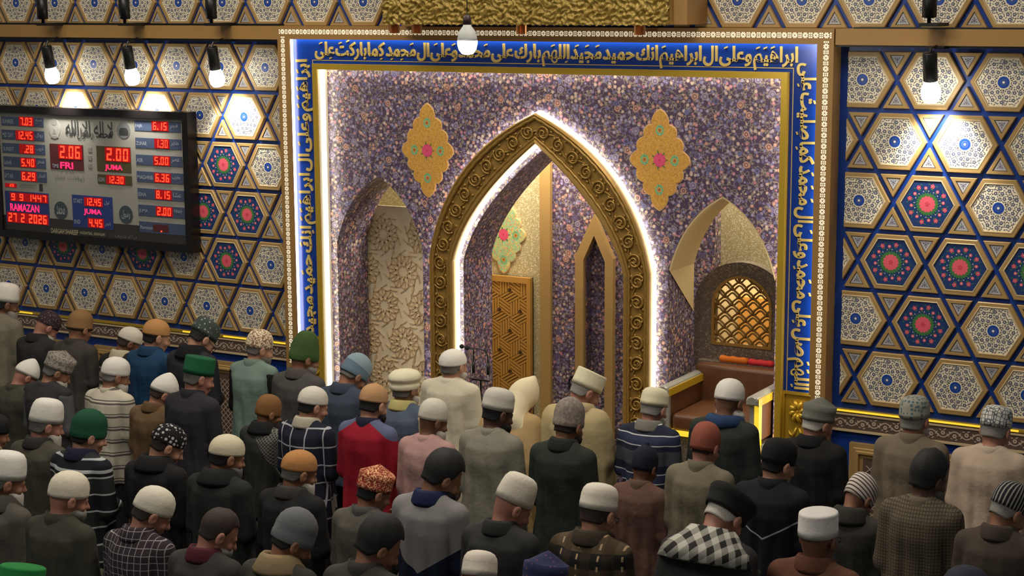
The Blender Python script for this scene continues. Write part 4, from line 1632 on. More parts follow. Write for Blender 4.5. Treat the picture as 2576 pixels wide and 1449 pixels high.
# ------------------------------------------------------------------ microphones before the leader
def mic_stand():
    c = on_y(1209, 956, -0.12)
    root = empty('microphone_stand', (c.x, -0.12, 0))
    tag(root, 'black stand with two gooseneck microphones in front of prayer leader', 'microphone')
    z = c.z
    mb = MB()
    mb.lathe([(0.0, 0.012), (0.13, 0.01), (0.13, 0.0), (0.0, 0.0)], 24)
    mb.build('base', BLACK, root)
    mb = MB()
    mb.tube([(0, 0, 0.01), (0, 0, z)], 0.009, 8)
    mb.build('pole', BLACK, root)
    mb = MB()
    mb.box(-0.075, 0.075, -0.01, 0.01, z - 0.005, z + 0.005)
    mb.build('crossbar', BLACK, root)
    for s, ex, top in ((-1, -0.11, 0.262), (1, -0.06, 0.255)):
        mb = MB()
        mb.tube([(s * 0.066, 0, z), (s * 0.066, 0, z + 0.05)], 0.004, 6)
        mb.build('mount', mat('chrome_tube', (190, 190, 190), 0.2, 0.9), root)
        mb = MB()
        mb.tube([(s * 0.066, 0, z + 0.05), (s * 0.066, 0, z + 0.14)], 0.013, 10)
        mb.build('handle', BLACK, root, True)
        mb = MB()
        x0 = s * 0.066
        pts = [(x0, 0, z + 0.14), (x0, 0, z + 0.19), (x0 - 0.01 * s, -0.01, z + top - 0.02), (x0 + (ex - x0) * 0.45, -0.04, z + top), (ex + 0.02, -0.06, z + top - 0.002), (ex, -0.07, z + top + 0.002)]
        mb.tube(pts, 0.0055, 8)
        mb.build('gooseneck', BLACK, root, True)
        mb = MB()
        rings = []
        for k in range(7):
            ph = -math.pi / 2 + math.pi * k / 6
            rings.append([(ex - 0.012 + 0.019 * math.cos(ph) * math.cos(b), -0.075 + 0.021 * math.sin(ph), z + top + 0.004 + 0.019 * math.cos(ph) * math.sin(b)) for b in [j * math.pi / 5 for j in range(10)]])
        mb.rings(rings, 0)
        mb.build('foam_cover', mat('black_foam', (30, 30, 32), 0.9), root, True)
mic_stand()
# ------------------------------------------------------------------ people: bodies grown as one smooth surface
class Field:
    def __init__(self, xs, ys, zs):
        self.a = [np.asarray(v, np.float32) for v in (xs, ys, zs)]
        self.F = np.full([len(v) for v in self.a], 1.0, np.float32)
    def sl(self, lo, hi):
        return tuple(slice(max(0, int(np.searchsorted(v, l)) - 1), int(np.searchsorted(v, h)) + 1) for v, l, h in zip(self.a, lo, hi))
    def grid(self, s):
        return self.a[0][s[0]][:, None, None], self.a[1][s[1]][None, :, None], self.a[2][s[2]][None, None, :]
    def add(self, fn, lo, hi, k=0.02, sub=False):
        s = self.sl([v - 0.06 for v in lo], [v + 0.06 for v in hi])
        d = fn(*self.grid(s))
        f = self.F[s]
        if sub:
            f, d = -f, d
        h = np.clip(0.5 + 0.5 * (f - d) / k, 0, 1)
        r = f * (1 - h) + d * h - k * h * (1 - h)
        self.F[s] = -r if sub else r
    def cone(self, p, q, r0, r1, k=0.02, sub=False, M=None):
        p, q = np.array(p, float), np.array(q, float)
        rm = max(r0, r1)
        lo, hi = np.minimum(p, q) - rm, np.maximum(p, q) + rm
        if M is not None:
            lo, hi = M[1](lo, hi)
        d = q - p
        dd = float(d @ d) or 1e-9
        def fn(X, Y, Z):
            if M is not None:
                X, Y, Z = M[0](X, Y, Z)
            t = np.clip(((X - p[0]) * d[0] + (Y - p[1]) * d[1] + (Z - p[2]) * d[2]) / dd, 0, 1)
            return np.sqrt((X - p[0] - t * d[0]) ** 2 + (Y - p[1] - t * d[1]) ** 2 + (Z - p[2] - t * d[2]) ** 2) - (r0 + (r1 - r0) * t)
        self.add(fn, lo, hi, k, sub)
    def ell(self, c, r, k=0.02, sub=False, M=None):
        c, r = np.array(c, float), np.array(r, float)
        lo, hi = c - r, c + r
        if M is not None:
            lo, hi = M[1](lo, hi)
        def fn(X, Y, Z):
            if M is not None:
                X, Y, Z = M[0](X, Y, Z)
            a, b, e = (X - c[0]) / r[0], (Y - c[1]) / r[1], (Z - c[2]) / r[2]
            k0 = np.sqrt(a * a + b * b + e * e)
            k1 = np.sqrt((a / r[0]) ** 2 + (b / r[1]) ** 2 + (e / r[2]) ** 2) + 1e-6
            return k0 * (k0 - 1) / k1
        self.add(fn, lo, hi, k, sub)
    def loft(self, prof, lean=0.0, k=0.03, fold=0.0, seed=0, zmin=None):
        """upright body: prof rows are height, half-width, half-depth, centre y"""
        pz = [p[0] for p in prof]
        def fn(X, Y, Z):
            z = Z
            w = np.interp(z.ravel(), pz, [p[1] for p in prof]).astype(np.float32)[None, None, :]
            d = np.interp(z.ravel(), pz, [p[2] for p in prof]).astype(np.float32)[None, None, :]
            c = np.interp(z.ravel(), pz, [p[3] for p in prof]).astype(np.float32)[None, None, :] + lean * np.maximum(0, z - 0.85)
            e = (np.abs(X / w) ** 2.4 + np.abs((Y - c) / d) ** 2.4) ** (1 / 2.4)
            f = (e - 1) * np.minimum(w, d)
            if fold:
                an = np.arctan2(Y - c, X)
                fade = np.clip((1.36 - z) / 0.35, 0, 1)
                f = f + fold * fade * (np.sin(9 * an + 2.5 * np.sin(3 * z + seed) + seed) + 0.6 * np.sin(17 * an + 5 * z + 2 * seed)) + 0.3 * fold * np.sin(23 * z + 4 * an + seed)
            return np.maximum(np.maximum(f, z - pz[-1]), pz[0] - z)
        w = max(p[1] for p in prof)
        d = max(p[2] for p in prof)
        self.add(fn, (-w, -d - 0.1, pz[0]), (w, d + 0.1 + abs(lean), pz[-1]), k)
    def cut_below(self, z0):
        self.F = np.maximum(self.F, z0 - self.a[2][None, None, :])
    def mesh(self, name):
        F = self.F
        xs, ys, zs = self.a
        s = F < 0
        nx, ny, nz = F.shape
        cnt = np.zeros((nx - 1, ny - 1, nz - 1), np.int8)
        for i in (0, 1):
            for j in (0, 1):
                for k in (0, 1):
                    cnt += s[i:nx - 1 + i, j:ny - 1 + j, k:nz - 1 + k]
        act = (cnt > 0) & (cnt < 8)
        I = np.argwhere(act)
        idx = np.full(act.shape, -1, np.int64)
        idx[act] = np.arange(len(I))
        P = np.zeros((len(I), 3))
        N = np.zeros(len(I))
        cr = [(i, j, k) for i in (0, 1) for j in (0, 1) for k in (0, 1)]
        ax = (xs, ys, zs)
        for a in cr:
            for d in range(3):
                if a[d]:
                    continue
                b = list(a)
                b[d] = 1
                fa = F[I[:, 0] + a[0], I[:, 1] + a[1], I[:, 2] + a[2]]
                fb = F[I[:, 0] + b[0], I[:, 1] + b[1], I[:, 2] + b[2]]
                m = (fa < 0) != (fb < 0)
                t = np.where(m, fa / np.where(m, fa - fb, 1), 0)
                for e in range(3):
                    lo = ax[e][I[:, e] + a[e]]
                    v = lo + (ax[e][I[:, e] + b[e]] - lo) * t if e == d else lo
                    P[:, e] += np.where(m, v, 0)
                N += m
        P /= N[:, None]
        quads = []
        for d in range(3):
            u, v = (d + 1) % 3, (d + 2) % 3
            sa = [slice(None)] * 3
            sb = [slice(None)] * 3
            sa[d], sb[d] = slice(0, -1), slice(1, None)
            A_, B_ = s[tuple(sa)], s[tuple(sb)]
            E_ = np.argwhere(A_ != B_)
            ok = (E_[:, u] > 0) & (E_[:, v] > 0) & (E_[:, u] < F.shape[u] - 1) & (E_[:, v] < F.shape[v] - 1)
            E_ = E_[ok]
            flip = A_[E_[:, 0], E_[:, 1], E_[:, 2]]
            q = []
            for du, dv in ((-1, -1), (0, -1), (0, 0), (-1, 0)):
                c = E_.copy()
                c[:, u] += du
                c[:, v] += dv
                q.append(idx[c[:, 0], c[:, 1], c[:, 2]])
            q = np.stack(q, 1)
            q[~flip] = q[~flip][:, ::-1]
            quads.append(q)
        Q = np.concatenate(quads)
        # two light smoothing passes
        for _ in range(2):
            acc = np.zeros_like(P)
            n_ = np.zeros(len(P))
            for a, b in ((0, 1), (1, 2), (2, 3), (3, 0)):
                np.add.at(acc, Q[:, a], P[Q[:, b]])
                np.add.at(acc, Q[:, b], P[Q[:, a]])
                np.add.at(n_, Q[:, a], 1)
                np.add.at(n_, Q[:, b], 1)
            P = 0.6 * P + 0.4 * acc / np.maximum(n_, 1)[:, None]
        me = bpy.data.meshes.new(name)
        me.vertices.add(len(P))
        me.vertices.foreach_set('co', P.astype(np.float32).ravel())
        me.loops.add(len(Q) * 4)
        me.loops.foreach_set('vertex_index', Q.astype(np.int32).ravel())
        me.polygons.add(len(Q))
        me.polygons.foreach_set('loop_start', np.arange(0, len(Q) * 4, 4, dtype=np.int32))
        me.polygons.foreach_set('use_smooth', np.ones(len(Q), bool))
        me.update(calc_edges=True)
        return me

def spaced(*parts):
    out = []
    for a, b, st in parts:
        n = max(1, int(round((b - a) / st)))
        out += list(np.linspace(a, b, n, endpoint=False))
    out.append(parts[-1][1])
    return out

PIVOT_Z = 1.388
def head_matrix(pitch, yaw, lean):
    piv = Vector((0, 0.015 + lean * (PIVOT_Z - 0.85), PIVOT_Z))
    return Matrix.Translation(piv) @ Matrix.Rotation(R(yaw), 4, 'Z') @ Matrix.Rotation(R(-pitch), 4, 'X')

BODY_PROF = [(0.76, .13, .10, 0), (0.86, .155, .115, -.005), (0.97, .140, .105, 0), (1.09, .150, .110, 0), (1.21, .155, .112, -.005), (1.30, .135, .090, -.012), (1.36, .085, .062, -.015), (1.40, .055, .05, -.01)]
def arms(f, r, lean, hand_up=False, k=0.05, to_wrist=1.0):
    for s in (1, -1):
        sh = (s * 0.170, -0.012 + lean * 0.45, 1.305)
        el = (s * 0.200, -0.005 + lean * 0.2, 1.05)
        wr = (s * 0.105, 0.160 + lean * 0.18, 1.025)
        if hand_up and s == 1:
            el = (0.2, 0.10, 1.07)
            wr = (0.10, 0.235, 1.25)
        f.cone(sh, el, r[0], r[1], k)
        f.cone(el, tuple(e + (w - e) * to_wrist for e, w in zip(el, wr)), r[1], r[2], 0.02)

def hands(f, lean, hand_up):
    def hand(wr, palm, tip, thumb, side):
        f.cone(wr, palm, 0.024, 0.026, 0.02)
        wr, palm, tip = (np.array(v, float) for v in (wr, palm, tip))
        ax = tip - palm
        for j in range(4):
            o = np.array(side) * (j - 1.5) * 0.0175
            ln = (0.86, 1.0, 0.95, 0.76)[j]
            mid_ = palm + o + ax * 0.5 * ln + np.array((0, 0.012, 0))
            f.cone(palm + o * 0.9, mid_, 0.0105, 0.0095, 0.006)
            f.cone(mid_, palm + o + ax * ln, 0.0095, 0.008, 0.004)
        f.cone(palm - np.array(side) * 0.02, thumb, 0.012, 0.009, 0.006)
    ly = lean * 0.18
    if hand_up:
        hand((0.10, 0.235, 1.25), (0.085, 0.238, 1.285), (0.055, 0.20, 1.345), (0.06, 0.255, 1.315), (0.55, 0.5, 0.0))
    else:
        hand((0.105, 0.160 + ly, 1.025), (0.035, 0.192 + ly, 1.03), (-0.055, 0.188 + ly, 1.025), (0.0, 0.198 + ly, 1.068), (0, 0, -1.0))
    hand((-0.105, 0.160 + ly, 1.025), (-0.045, 0.168 + ly, 1.012), (0.045, 0.166 + ly, 1.0), (-0.02, 0.176 + ly, 1.05), (0, 0, -1.0))

def body_mesh(pitch, yaw, lean, hand_up):
    yl = lean * 0.6
    f = Field(spaced((-.34, -.125, .017), (-.125, .125, .0056), (.125, .34, .017)),
              spaced((-.20, -.14, .017), (-.14, .30 + yl, .0066), (.30 + yl, .36 + yl, .017)),
              spaced((-.02, .11, .014), (.11, .93, .03), (.93, .99, .014), (.99, 1.10, .0072), (1.10, 1.24, .016), (1.24, 1.75, .0056)))
    f.loft(BODY_PROF, lean, 0.03)
    for s in (1, -1):
        f.cone((s * .085, 0, .80), (s * .09, .01, .45), .078, .052, 0.03)
        f.cone((s * .09, .01, .45), (s * .095, -.01, .08), .052, .036, 0.02)
        f.cone((s * .095, -.03, .035), (s * .11, .13, .025), .035, .026, 0.02)
        f.cone((s * .05, -.015 + lean * .5, 1.34), (s * .15, -.010 + lean * .45, 1.30), .036, .042, 0.02)
    arms(f, (.052, .042, .030), lean, hand_up, 0.04)
    hands(f, lean, hand_up)
    M4 = head_matrix(pitch, yaw, lean)
    inv = np.array(M4.inverted())
    fw = np.array(M4)
    def tf(X, Y, Z):
        return tuple(inv[i, 0] * X + inv[i, 1] * Y + inv[i, 2] * Z + inv[i, 3] for i in range(3))
    def bb(lo, hi):
        c = np.array([[x, y, z, 1] for x in (lo[0], hi[0]) for y in (lo[1], hi[1]) for z in (lo[2], hi[2])]) @ fw.T
        return c[:, :3].min(0), c[:, :3].max(0)
    M = (tf, bb)
    p = fw @ np.array((0, -0.028, 0.045, 1))
    f.cone((0, -.02 + lean * .5, 1.36), tuple(p[:3]), .056, .050, 0.025)
    f.ell((0, -.012, .135), (.0765, .098, .098), 0.02, M=M)
    f.ell((0, -.036, .09), (.060, .056, .070), 0.025, M=M)
    f.ell((0, .036, .078), (.061, .063, .088), 0.03, M=M)
    f.ell((0, .052, .024), (.044, .044, .038), 0.025, M=M)
    f.cone((-.034, .084, .117), (.034, .084, .117), .013, .013, 0.015, M=M)
    f.cone((0, .096, .108), (0, .118, .074), .009, .0135, 0.012, M=M)
    f.cone((-.012, .103, .071), (.012, .103, .071), .009, .009, 0.01, M=M)
    for s in (1, -1):
        f.ell((s * .031, .106, .101), (.017, .016, .012), 0.012, True, M)
        f.ell((s * .030, .086, .101), (.0135, .0135, .0135), 0.004, False, M)
        f.ell((s * .046, .070, .072), (.020, .020, .018), 0.02, False, M)
        f.ell((s * .085, -.006, .094), (.0125, .0235, .036), 0.006, False, M)
        f.ell((s * .098, .002, .097), (.008, .011, .019), 0.006, True, M)
    f.cone((-.022, .094, .046), (.022, .094, .046), .009, .009, 0.01, M=M)
    f.cone((-.022, .106, .0445), (.022, .106, .0445), .0035, .0035, 0.004, True, M)
    return f.mesh('person')

GX = spaced((-.36, .36, .0135))
def gy(lean):
    return spaced((-.25, .30 + lean * .62, .0135))
def jacket_mesh(lean=0.0, hem=0.68, seed=1, hand_up=False, name='jacket'):
    f = Field(GX, gy(lean), spaced((hem - .03, 1.46, .0135)))
    f.loft([(hem - .1, .212, .158, 0), (.82, .200, .152, -.002), (.97, .180, .142, 0), (1.10, .176, .143, 0), (1.22, .180, .142, -.010), (1.30, .170, .122, -.020), (1.355, .120, .092, -.018), (1.395, .074, .074, -.004)], lean, 0.03, 0.0068, seed)
    for s in (1, -1):
        f.cone((s * .045, -.022 + lean * .52, 1.372), (s * .166, -.012 + lean * .47, 1.318), .046, .056, 0.04)
    arms(f, (.065, .058, .050), lean, hand_up, 0.02, 0.94)
    f.cut_below(hem)
    return f.mesh(name)
def kurta_mesh(lean=0.0, hem=0.36, seed=2, name='kurta'):
    f = Field(GX, gy(lean), spaced((hem - .03, 1.46, .0145)))
    f.loft([(hem - .1, .262, .20, 0), (.62, .240, .182, 0), (.86, .218, .164, 0), (1.0, .192, .153, 0), (1.12, .184, .149, 0), (1.22, .184, .145, -.012), (1.30, .174, .124, -.020), (1.355, .122, .092, -.018), (1.392, .073, .072, -.004)], lean, 0.03, 0.008, seed)
    for s in (1, -1):
        f.cone((s * .045, -.022 + lean * .52, 1.372), (s * .166, -.012 + lean * .47, 1.318), .046, .057, 0.04)
    arms(f, (.067, .063, .057), lean, False, 0.022, 0.92)
    f.cut_below(hem)
    return f.mesh(name)
def vest_mesh(lean=0.0):
    f = Field(GX, gy(lean), spaced((.67, 1.46, .0135)))
    f.loft([(.6, .208, .158, 0), (.82, .204, .154, -.002), (.97, .195, .147, 0), (1.10, .186, .148, 0), (1.20, .190, .146, -.010), (1.29, .184, .128, -.020), (1.35, .128, .096, -.018), (1.395, .075, .075, -.004)], lean, 0.03, 0.0055, 4)
    for s in (1, -1):
        f.cone((s * .045, -.022 + lean * .52, 1.372), (s * .174, -.012 + lean * .47, 1.322), .046, .060, 0.04)
    f.cut_below(.70)
    return f.mesh('vest')
def sleeves_mesh():
    f = Field(GX, gy(0), spaced((.93, 1.42, .0135)))
    arms(f, (.066, .058, .048), 0, False, 0.02, 0.94)
    return f.mesh('shirt_sleeves')
def shawl_mesh(lean=0.0, seed=3):
    f = Field(spaced((-.40, .40, .0145)), spaced((-.30, .36 + lean * .62, .0145)), spaced((.42, 1.47, .0145)))
    f.loft([(.3, .25, .2, .02), (.6, .25, .195, .02), (.85, .25, .19, .02), (1.02, .25, .188, .02), (1.15, .245, .175, .01), (1.25, .228, .152, -.005), (1.32, .185, .125, -.012), (1.37, .115, .095, -.010), (1.41, .075, .078, .002)], lean, 0.03, 0.010, seed)
    arms(f, (.078, .074, .066), lean, False, 0.07, 1.0)
    f.cut_below(.46)
    return f.mesh('shawl')
def trousers_mesh():
    f = Field(spaced((-.25, .25, .02)), spaced((-.2, .2, .02)), spaced((.04, .97, .025)))
    f.loft([(.70, .17, .13, 0), (.86, .175, .135, 0), (.95, .16, .125, 0)], 0, 0.03)
    for s in (1, -1):
        f.cone((s * .085, 0, .78), (s * .098, -.005, .1), .095, .072, 0.02)
    f.cut_below(.07)
    return f.mesh('trousers')

def hood_mesh():
    pitch, yaw, lean = 48, -20, 0.34
    M4 = head_matrix(pitch, yaw, lean)
    inv, fw = np.array(M4.inverted()), np.array(M4)
    tf = lambda X, Y, Z: tuple(inv[i, 0] * X + inv[i, 1] * Y + inv[i, 2] * Z + inv[i, 3] for i in range(3))
    def bb(lo, hi):
        c = np.array([[x, y, z, 1] for x in (lo[0], hi[0]) for y in (lo[1], hi[1]) for z in (lo[2], hi[2])]) @ fw.T
        return c[:, :3].min(0), c[:, :3].max(0)
    M = (tf, bb)
    f = Field(spaced((-.3, .3, .009)), spaced((-.2, .6, .009)), spaced((1.1, 1.72, .009)))
    f.ell((0, -.012, .135), (.092, .114, .118), 0.02, M=M)
    f.cone((0, -.02, .20), (0, -.03, .265), .05, .02, 0.05, M=M)
    p = fw @ np.array((0, -.035, .09, 1))
    f.cone(tuple(p[:3]), (0, .10, 1.33), .088, .13, 0.05)
    f.cone((0, .10, 1.32), (.15, .10, 1.25), .09, .07, 0.05)
    f.cone((0, .10, 1.32), (-.15, .10, 1.25), .09, .07, 0.05)
    f.ell((0, .11, .08), (.062, .062, .095), 0.015, True, M)
    s_ = f.sl((-.3, -.2, 1.1), (.3, .6, 1.72))
    X, Y, Z = f.grid(s_)
    f.F[s_] += 0.004 * np.sin(34 * Z + 22 * X + 12 * Y) * np.clip((1.55 - Z) / .2, 0, 1)
    return f.mesh('hood')
POSES = {'plain': (22, -10, 0.0, False), 'turned': (34, -38, 0.0, False), 'upright': (8, -10, 0.0, False), 'deep': (44, -26, 0.0, False), 'slight': (20, -30, 0.0, False), 'away': (28, 14, 0.0, False), 'leaning': (48, -20, 0.34, False), 'hand': (26, -30, 0.0, True)}
BODIES = {k: body_mesh(*v) for k, v in POSES.items()}
for m_ in BODIES.values():
    m_.materials.append(None)
GARM = {'jacket': jacket_mesh(), 'coat': jacket_mesh(0, .52, 9, name='coat'), 'kurta': kurta_mesh(), 'vest': vest_mesh(), 'sleeves': sleeves_mesh(), 'shawl': shawl_mesh(), 'shawl_lean': shawl_mesh(0.34, 5), 'jacket_lean': jacket_mesh(0.34, .6, 6), 'jacket_hand': jacket_mesh(0, .66, 3, True), 'trousers': trousers_mesh()}
for m_ in GARM.values():
    m_.materials.append(None)

# ---- things worn on the head, modelled in the head's own frame
HX, HY = 0.0855, 0.1075
def cap_rings(mb, prof, cx=0.0, cy=-0.012, z0=0.135, tilt=9, n=32, mod=None, mi=0):
    rings = []
    ct, st_ = math.cos(R(tilt)), math.sin(R(tilt))
    for h, s in prof:
        ring = []
        for k in range(n):
            a = 2 * math.pi * k / n
            x, y, z = HX * s * math.cos(a), HY * s * math.sin(a), h
            if mod:
                x, y, z = mod(x, y, z, a, s)
            # lower edge higher in front, lower at the nape
            y, z = y * ct - z * st_, z * ct + y * st_
            ring.append((cx + x, cy + y, z0 + z))
        rings.append(ring)
    mb.rings(rings, mi, False, True)
def cap_mesh(kind):
    mb = MB()
    wob = lambda amp, n_: (lambda x, y, z, a, s: (x * (1 + amp * math.sin(n_ * a + 20 * z)), y * (1 + amp * math.sin(n_ * a + 20 * z)), z))
    if kind == 'skullcap':
        cap_rings(mb, [(-.012, 1.0), (-.012, 1.035), (.0, 1.04), (.025, 1.03), (.05, .955), (.072, .82), (.088, .63), (.099, .40), (.105, .18), (.106, .02)])
    elif kind == 'round_cap':
        cap_rings(mb, [(-.018, 1.0), (-.018, 1.045), (.0, 1.05), (.03, 1.04), (.062, .965), (.088, .80), (.106, .56), (.115, .3), (.118, .02)], mod=wob(.006, 5))
    elif kind == 'kufi':
        cap_rings(mb, [(-.008, 1.0), (-.010, 1.05), (.02, 1.055), (.022, 1.045), (.06, 1.03), (.085, .96), (.104, .80), (.114, .55), (.118, .3), (.119, .02)], tilt=7)
    elif kind == 'tall_cap':
        cap_rings(mb, [(-.006, 1.0), (-.008, 1.05), (.025, 1.045), (.07, .985), (.105, .90), (.128, .76), (.139, .55), (.143, .3), (.144, .02)], tilt=8, mod=wob(.012, 4))
    elif kind == 'pillbox':
        cap_rings(mb, [(-.006, 1.0), (-.008, 1.05), (.022, 1.055), (.024, 1.045), (.095, 1.035), (.102, 1.01), (.106, .95), (.107, .6), (.108, .02)], tilt=7)
    elif kind == 'pointed_cap':
        cap_rings(mb, [(-.012, 1.0), (-.014, 1.045), (.01, 1.05), (.035, 1.0), (.065, .87), (.092, .68), (.114, .47), (.13, .27), (.139, .1), (.141, .01)], tilt=12, mod=wob(.02, 3))
    elif kind == 'peaked_cap':
        def md(x, y, z, a, s):
            if z > .0882:
                z = .088 + .056 * (1.0 - s) + .012 * max(0.0, 1 - abs(x) / (HX * .5)) * s
            return x, y, z
        cap_rings(mb, [(-.012, 1.0), (-.013, 1.06), (.012, 1.065), (.014, 1.05), (.05, 1.075), (.088, 1.09), (.0885, 1.0), (.089, .75), (.0895, .5), (.09, .25), (.0905, .02)], tilt=8, n=40, mod=md)
    elif kind == 'rolled_cap':
        cap_rings(mb, [(-.02, 1.02), (-.026, 1.07), (-.018, 1.13), (.0, 1.15), (.014, 1.12), (.018, 1.06), (.03, 1.10), (.045, 1.24), (.056, 1.27), (.076, 1.2), (.098, 1.0), (.110, .7), (.116, .35), (.117, .02)], tilt=6, mod=wob(.012, 7))
    elif kind == 'beanie':
        cap_rings(mb, [(-.035, 1.0), (-.038, 1.04), (-.03, 1.075), (-.005, 1.08), (.0, 1.06), (.04, 1.06), (.075, .98), (.102, .8), (.122, .55), (.133, .3), (.137, .02)], tilt=10, mod=wob(.014, 5))
    elif kind == 'snug_beanie':
        cap_rings(mb, [(-.05, .98), (-.052, 1.02), (-.03, 1.05), (.0, 1.055), (.035, 1.04), (.065, .94), (.09, .77), (.106, .53), (.114, .28), (.117, .02)], tilt=8, mod=wob(.008, 4))
    elif kind == 'tall_beanie':
        cap_rings(mb, [(-.04, 1.0), (-.043, 1.05), (-.035, 1.09), (.008, 1.09), (.012, 1.07), (.06, 1.02), (.1, .9), (.135, .74), (.158, .55), (.17, .32), (.173, .02)], tilt=10, mod=wob(.03, 3))
    elif kind == 'bobble_beanie':
        cap_rings(mb, [(-.045, .98), (-.048, 1.02), (-.03, 1.055), (.0, 1.06), (.04, 1.04), (.07, .93), (.095, .73), (.111, .48), (.118, .2), (.121, .13), (.128, .16), (.135, .13), (.139, .02)], tilt=8)
    elif kind == 'brimmed_cap':
        cap_rings(mb, [(-.022, 1.0), (-.024, 1.045), (.0, 1.05), (.045, 1.04), (.08, .93), (.1, .72), (.112, .4), (.115, .02)], tilt=6)
        rings = []
        for t in range(5):
            u = t / 4
            rings.append([(HX * 1.02 * math.cos(a), -0.012 + HY * math.sin(a) * 1.0 + 0.075 * u * max(0.15, math.sin(a)), 0.133 - 0.014 * u + (0.004 if j else 0)) for j, a in [(0, R(20 + 140 * k / 12)) for k in range(13)]])
        mb.rings(rings, 0, closed=False)
    elif kind == 'wide_cap':
        cap_rings(mb, [(-.03, 1.0), (-.034, 1.06), (-.015, 1.12), (.0, 1.1), (.03, 1.2), (.055, 1.28), (.07, 1.24), (.082, 1.0), (.09, .6), (.092, .02)], tilt=4, mod=wob(.02, 5))
    elif kind == 'hood':
        cap_rings(mb, [(-.12, .80), (-.10, .92), (-.07, 1.03), (-.03, 1.12), (.02, 1.15), (.06, 1.08), (.09, .9), (.112, .62), (.122, .3), (.125, .02)], cy=-0.018, tilt=-4, mod=wob(.02, 4))
    me = mb.mesh(kind, [], True)
    me.materials.append(None)
    top = max(v.co.z for v in me.vertices)
    tv = [v.co.copy() for v in me.vertices if v.co.z > top - 0.004]
    t = sum(tv, Vector()) / len(tv)
    return me, t
CAPS = {k: cap_mesh(k) for k in ('skullcap', 'round_cap', 'kufi', 'tall_cap', 'pillbox', 'pointed_cap', 'peaked_cap', 'rolled_cap', 'beanie', 'snug_beanie', 'tall_beanie', 'bobble_beanie', 'brimmed_cap', 'wide_cap', 'hood')}
HOODM = hood_mesh()
HOODM.materials.append(None)
CAPS['hood'] = (HOODM, Vector((0, -0.028, 0.275)))

def hair_mesh(thick, top, nape):
    """hair shell: from the crown (or from under the cap) down to the hairline"""
    mb = MB()
    n = 36
    rings = []
    c = Vector((0, -0.012, 0.135))
    rx, ry, rz = .0765 + thick, .098 + thick, .098 + thick * (1.5 if top else 1)
    rows = 12
    def low(a):
        f = (1 - math.sin(a)) / 2                # 0 in front, 1 at the back
        if f > .55:
            return nape + (0.09 - nape) * max(0, (.75 - f) / .2) ** 1.5 if f < .75 else nape
        if f > .40:
            return .072 if .42 < f < .52 else .095
        return .115 + (.185 - .115) * min(1, (.40 - f) / .16)
    for j in range(rows + 1):
        ring = []
        for k in range(n):
            a = 2 * math.pi * k / n
            zl = low(a)
            zt = c.z + rz * (.999 if top else .55)
            z = zt + (zl - zt) * (j / rows) ** .9
            q = max(-1, min(1, (z - c.z) / rz))
            rad = math.sqrt(max(0.0, 1 - q * q))
            if q < 0:
                rad = max(rad, .95 - .10 * min(1, -q))
            rough = 1 + (0.012 * math.sin(9 * a + 31 * z) if top else 0.004 * math.sin(13 * a))
            yy = ry * rad * math.sin(a)
            if q < 0 and yy < 0:
                yy *= 1 - .08 * min(1, -q)
            ring.append((rx * rad * math.cos(a) * rough, c.y + yy * rough, z))
        rings.append(ring)
    rings.append([(p[0] * .93, c.y + (p[1] - c.y) * .93, p[2] + .002) for p in rings[-1]])
    mb.rings(rings, 0, top, False)
    me = mb.mesh('hair', [], True)
    me.materials.append(None)
    return me
HAIR = {'short': hair_mesh(.0095, False, .05), 'full': hair_mesh(.018, True, .045), 'cropped': hair_mesh(.006, True, .055)}

def beard_mesh(length):
    mb = MB()
    n, rows = 20, 12
    rings = []
    for j in range(rows + 1):
        ph = math.pi * j / rows
        z = math.cos(ph)
        ring = []
        for k in range(n):
            a = 2 * math.pi * k / n
            x = .074 * math.sin(ph) * math.cos(a)
            y = .060 * math.sin(ph) * math.sin(a)
            zz = .038 + .05 * z if z > 0 else .038 + length * z
            tap = 1 if z > 0 else 1 - .55 * (-z) ** 1.3
            ring.append((x * tap * (1 + .02 * math.sin(7 * a + j)), .056 + y * tap + (.022 * -z if z < 0 else -.02 * z), zz))
        rings.append(ring)
    mb.rings(rings, 0, True, True)
    me = mb.mesh('beard', [], True)
    me.materials.append(None)
    return me
BEARD = {'short': beard_mesh(.078), 'medium': beard_mesh(.125), 'long': beard_mesh(.20)}
BEARD['broad'] = beard_mesh(.19)
for v_ in BEARD['broad'].vertices:
    v_.co.x *= 1.42
    v_.co.y -= .018

def glasses_mesh():
    mb = MB()
    for s in (1, -1):
        mb.tube([(s * .034 + .024 * math.cos(a), .112, .098 + .018 * math.sin(a)) for a in [i * 2 * math.pi / 16 for i in range(17)]], .0022, 5)
        mb.tube([(s * .058, .110, .102), (s * .079, .075, .104), (s * .084, .0, .108), (s * .082, -.02, .098)], .0026, 5)
    mb.tube([(-.01, .114, .1), (.01, .114, .1)], .002, 5)
    me = mb.mesh('glasses', [], True)
    me.materials.append(None)
    return me
GLASS = glasses_mesh()

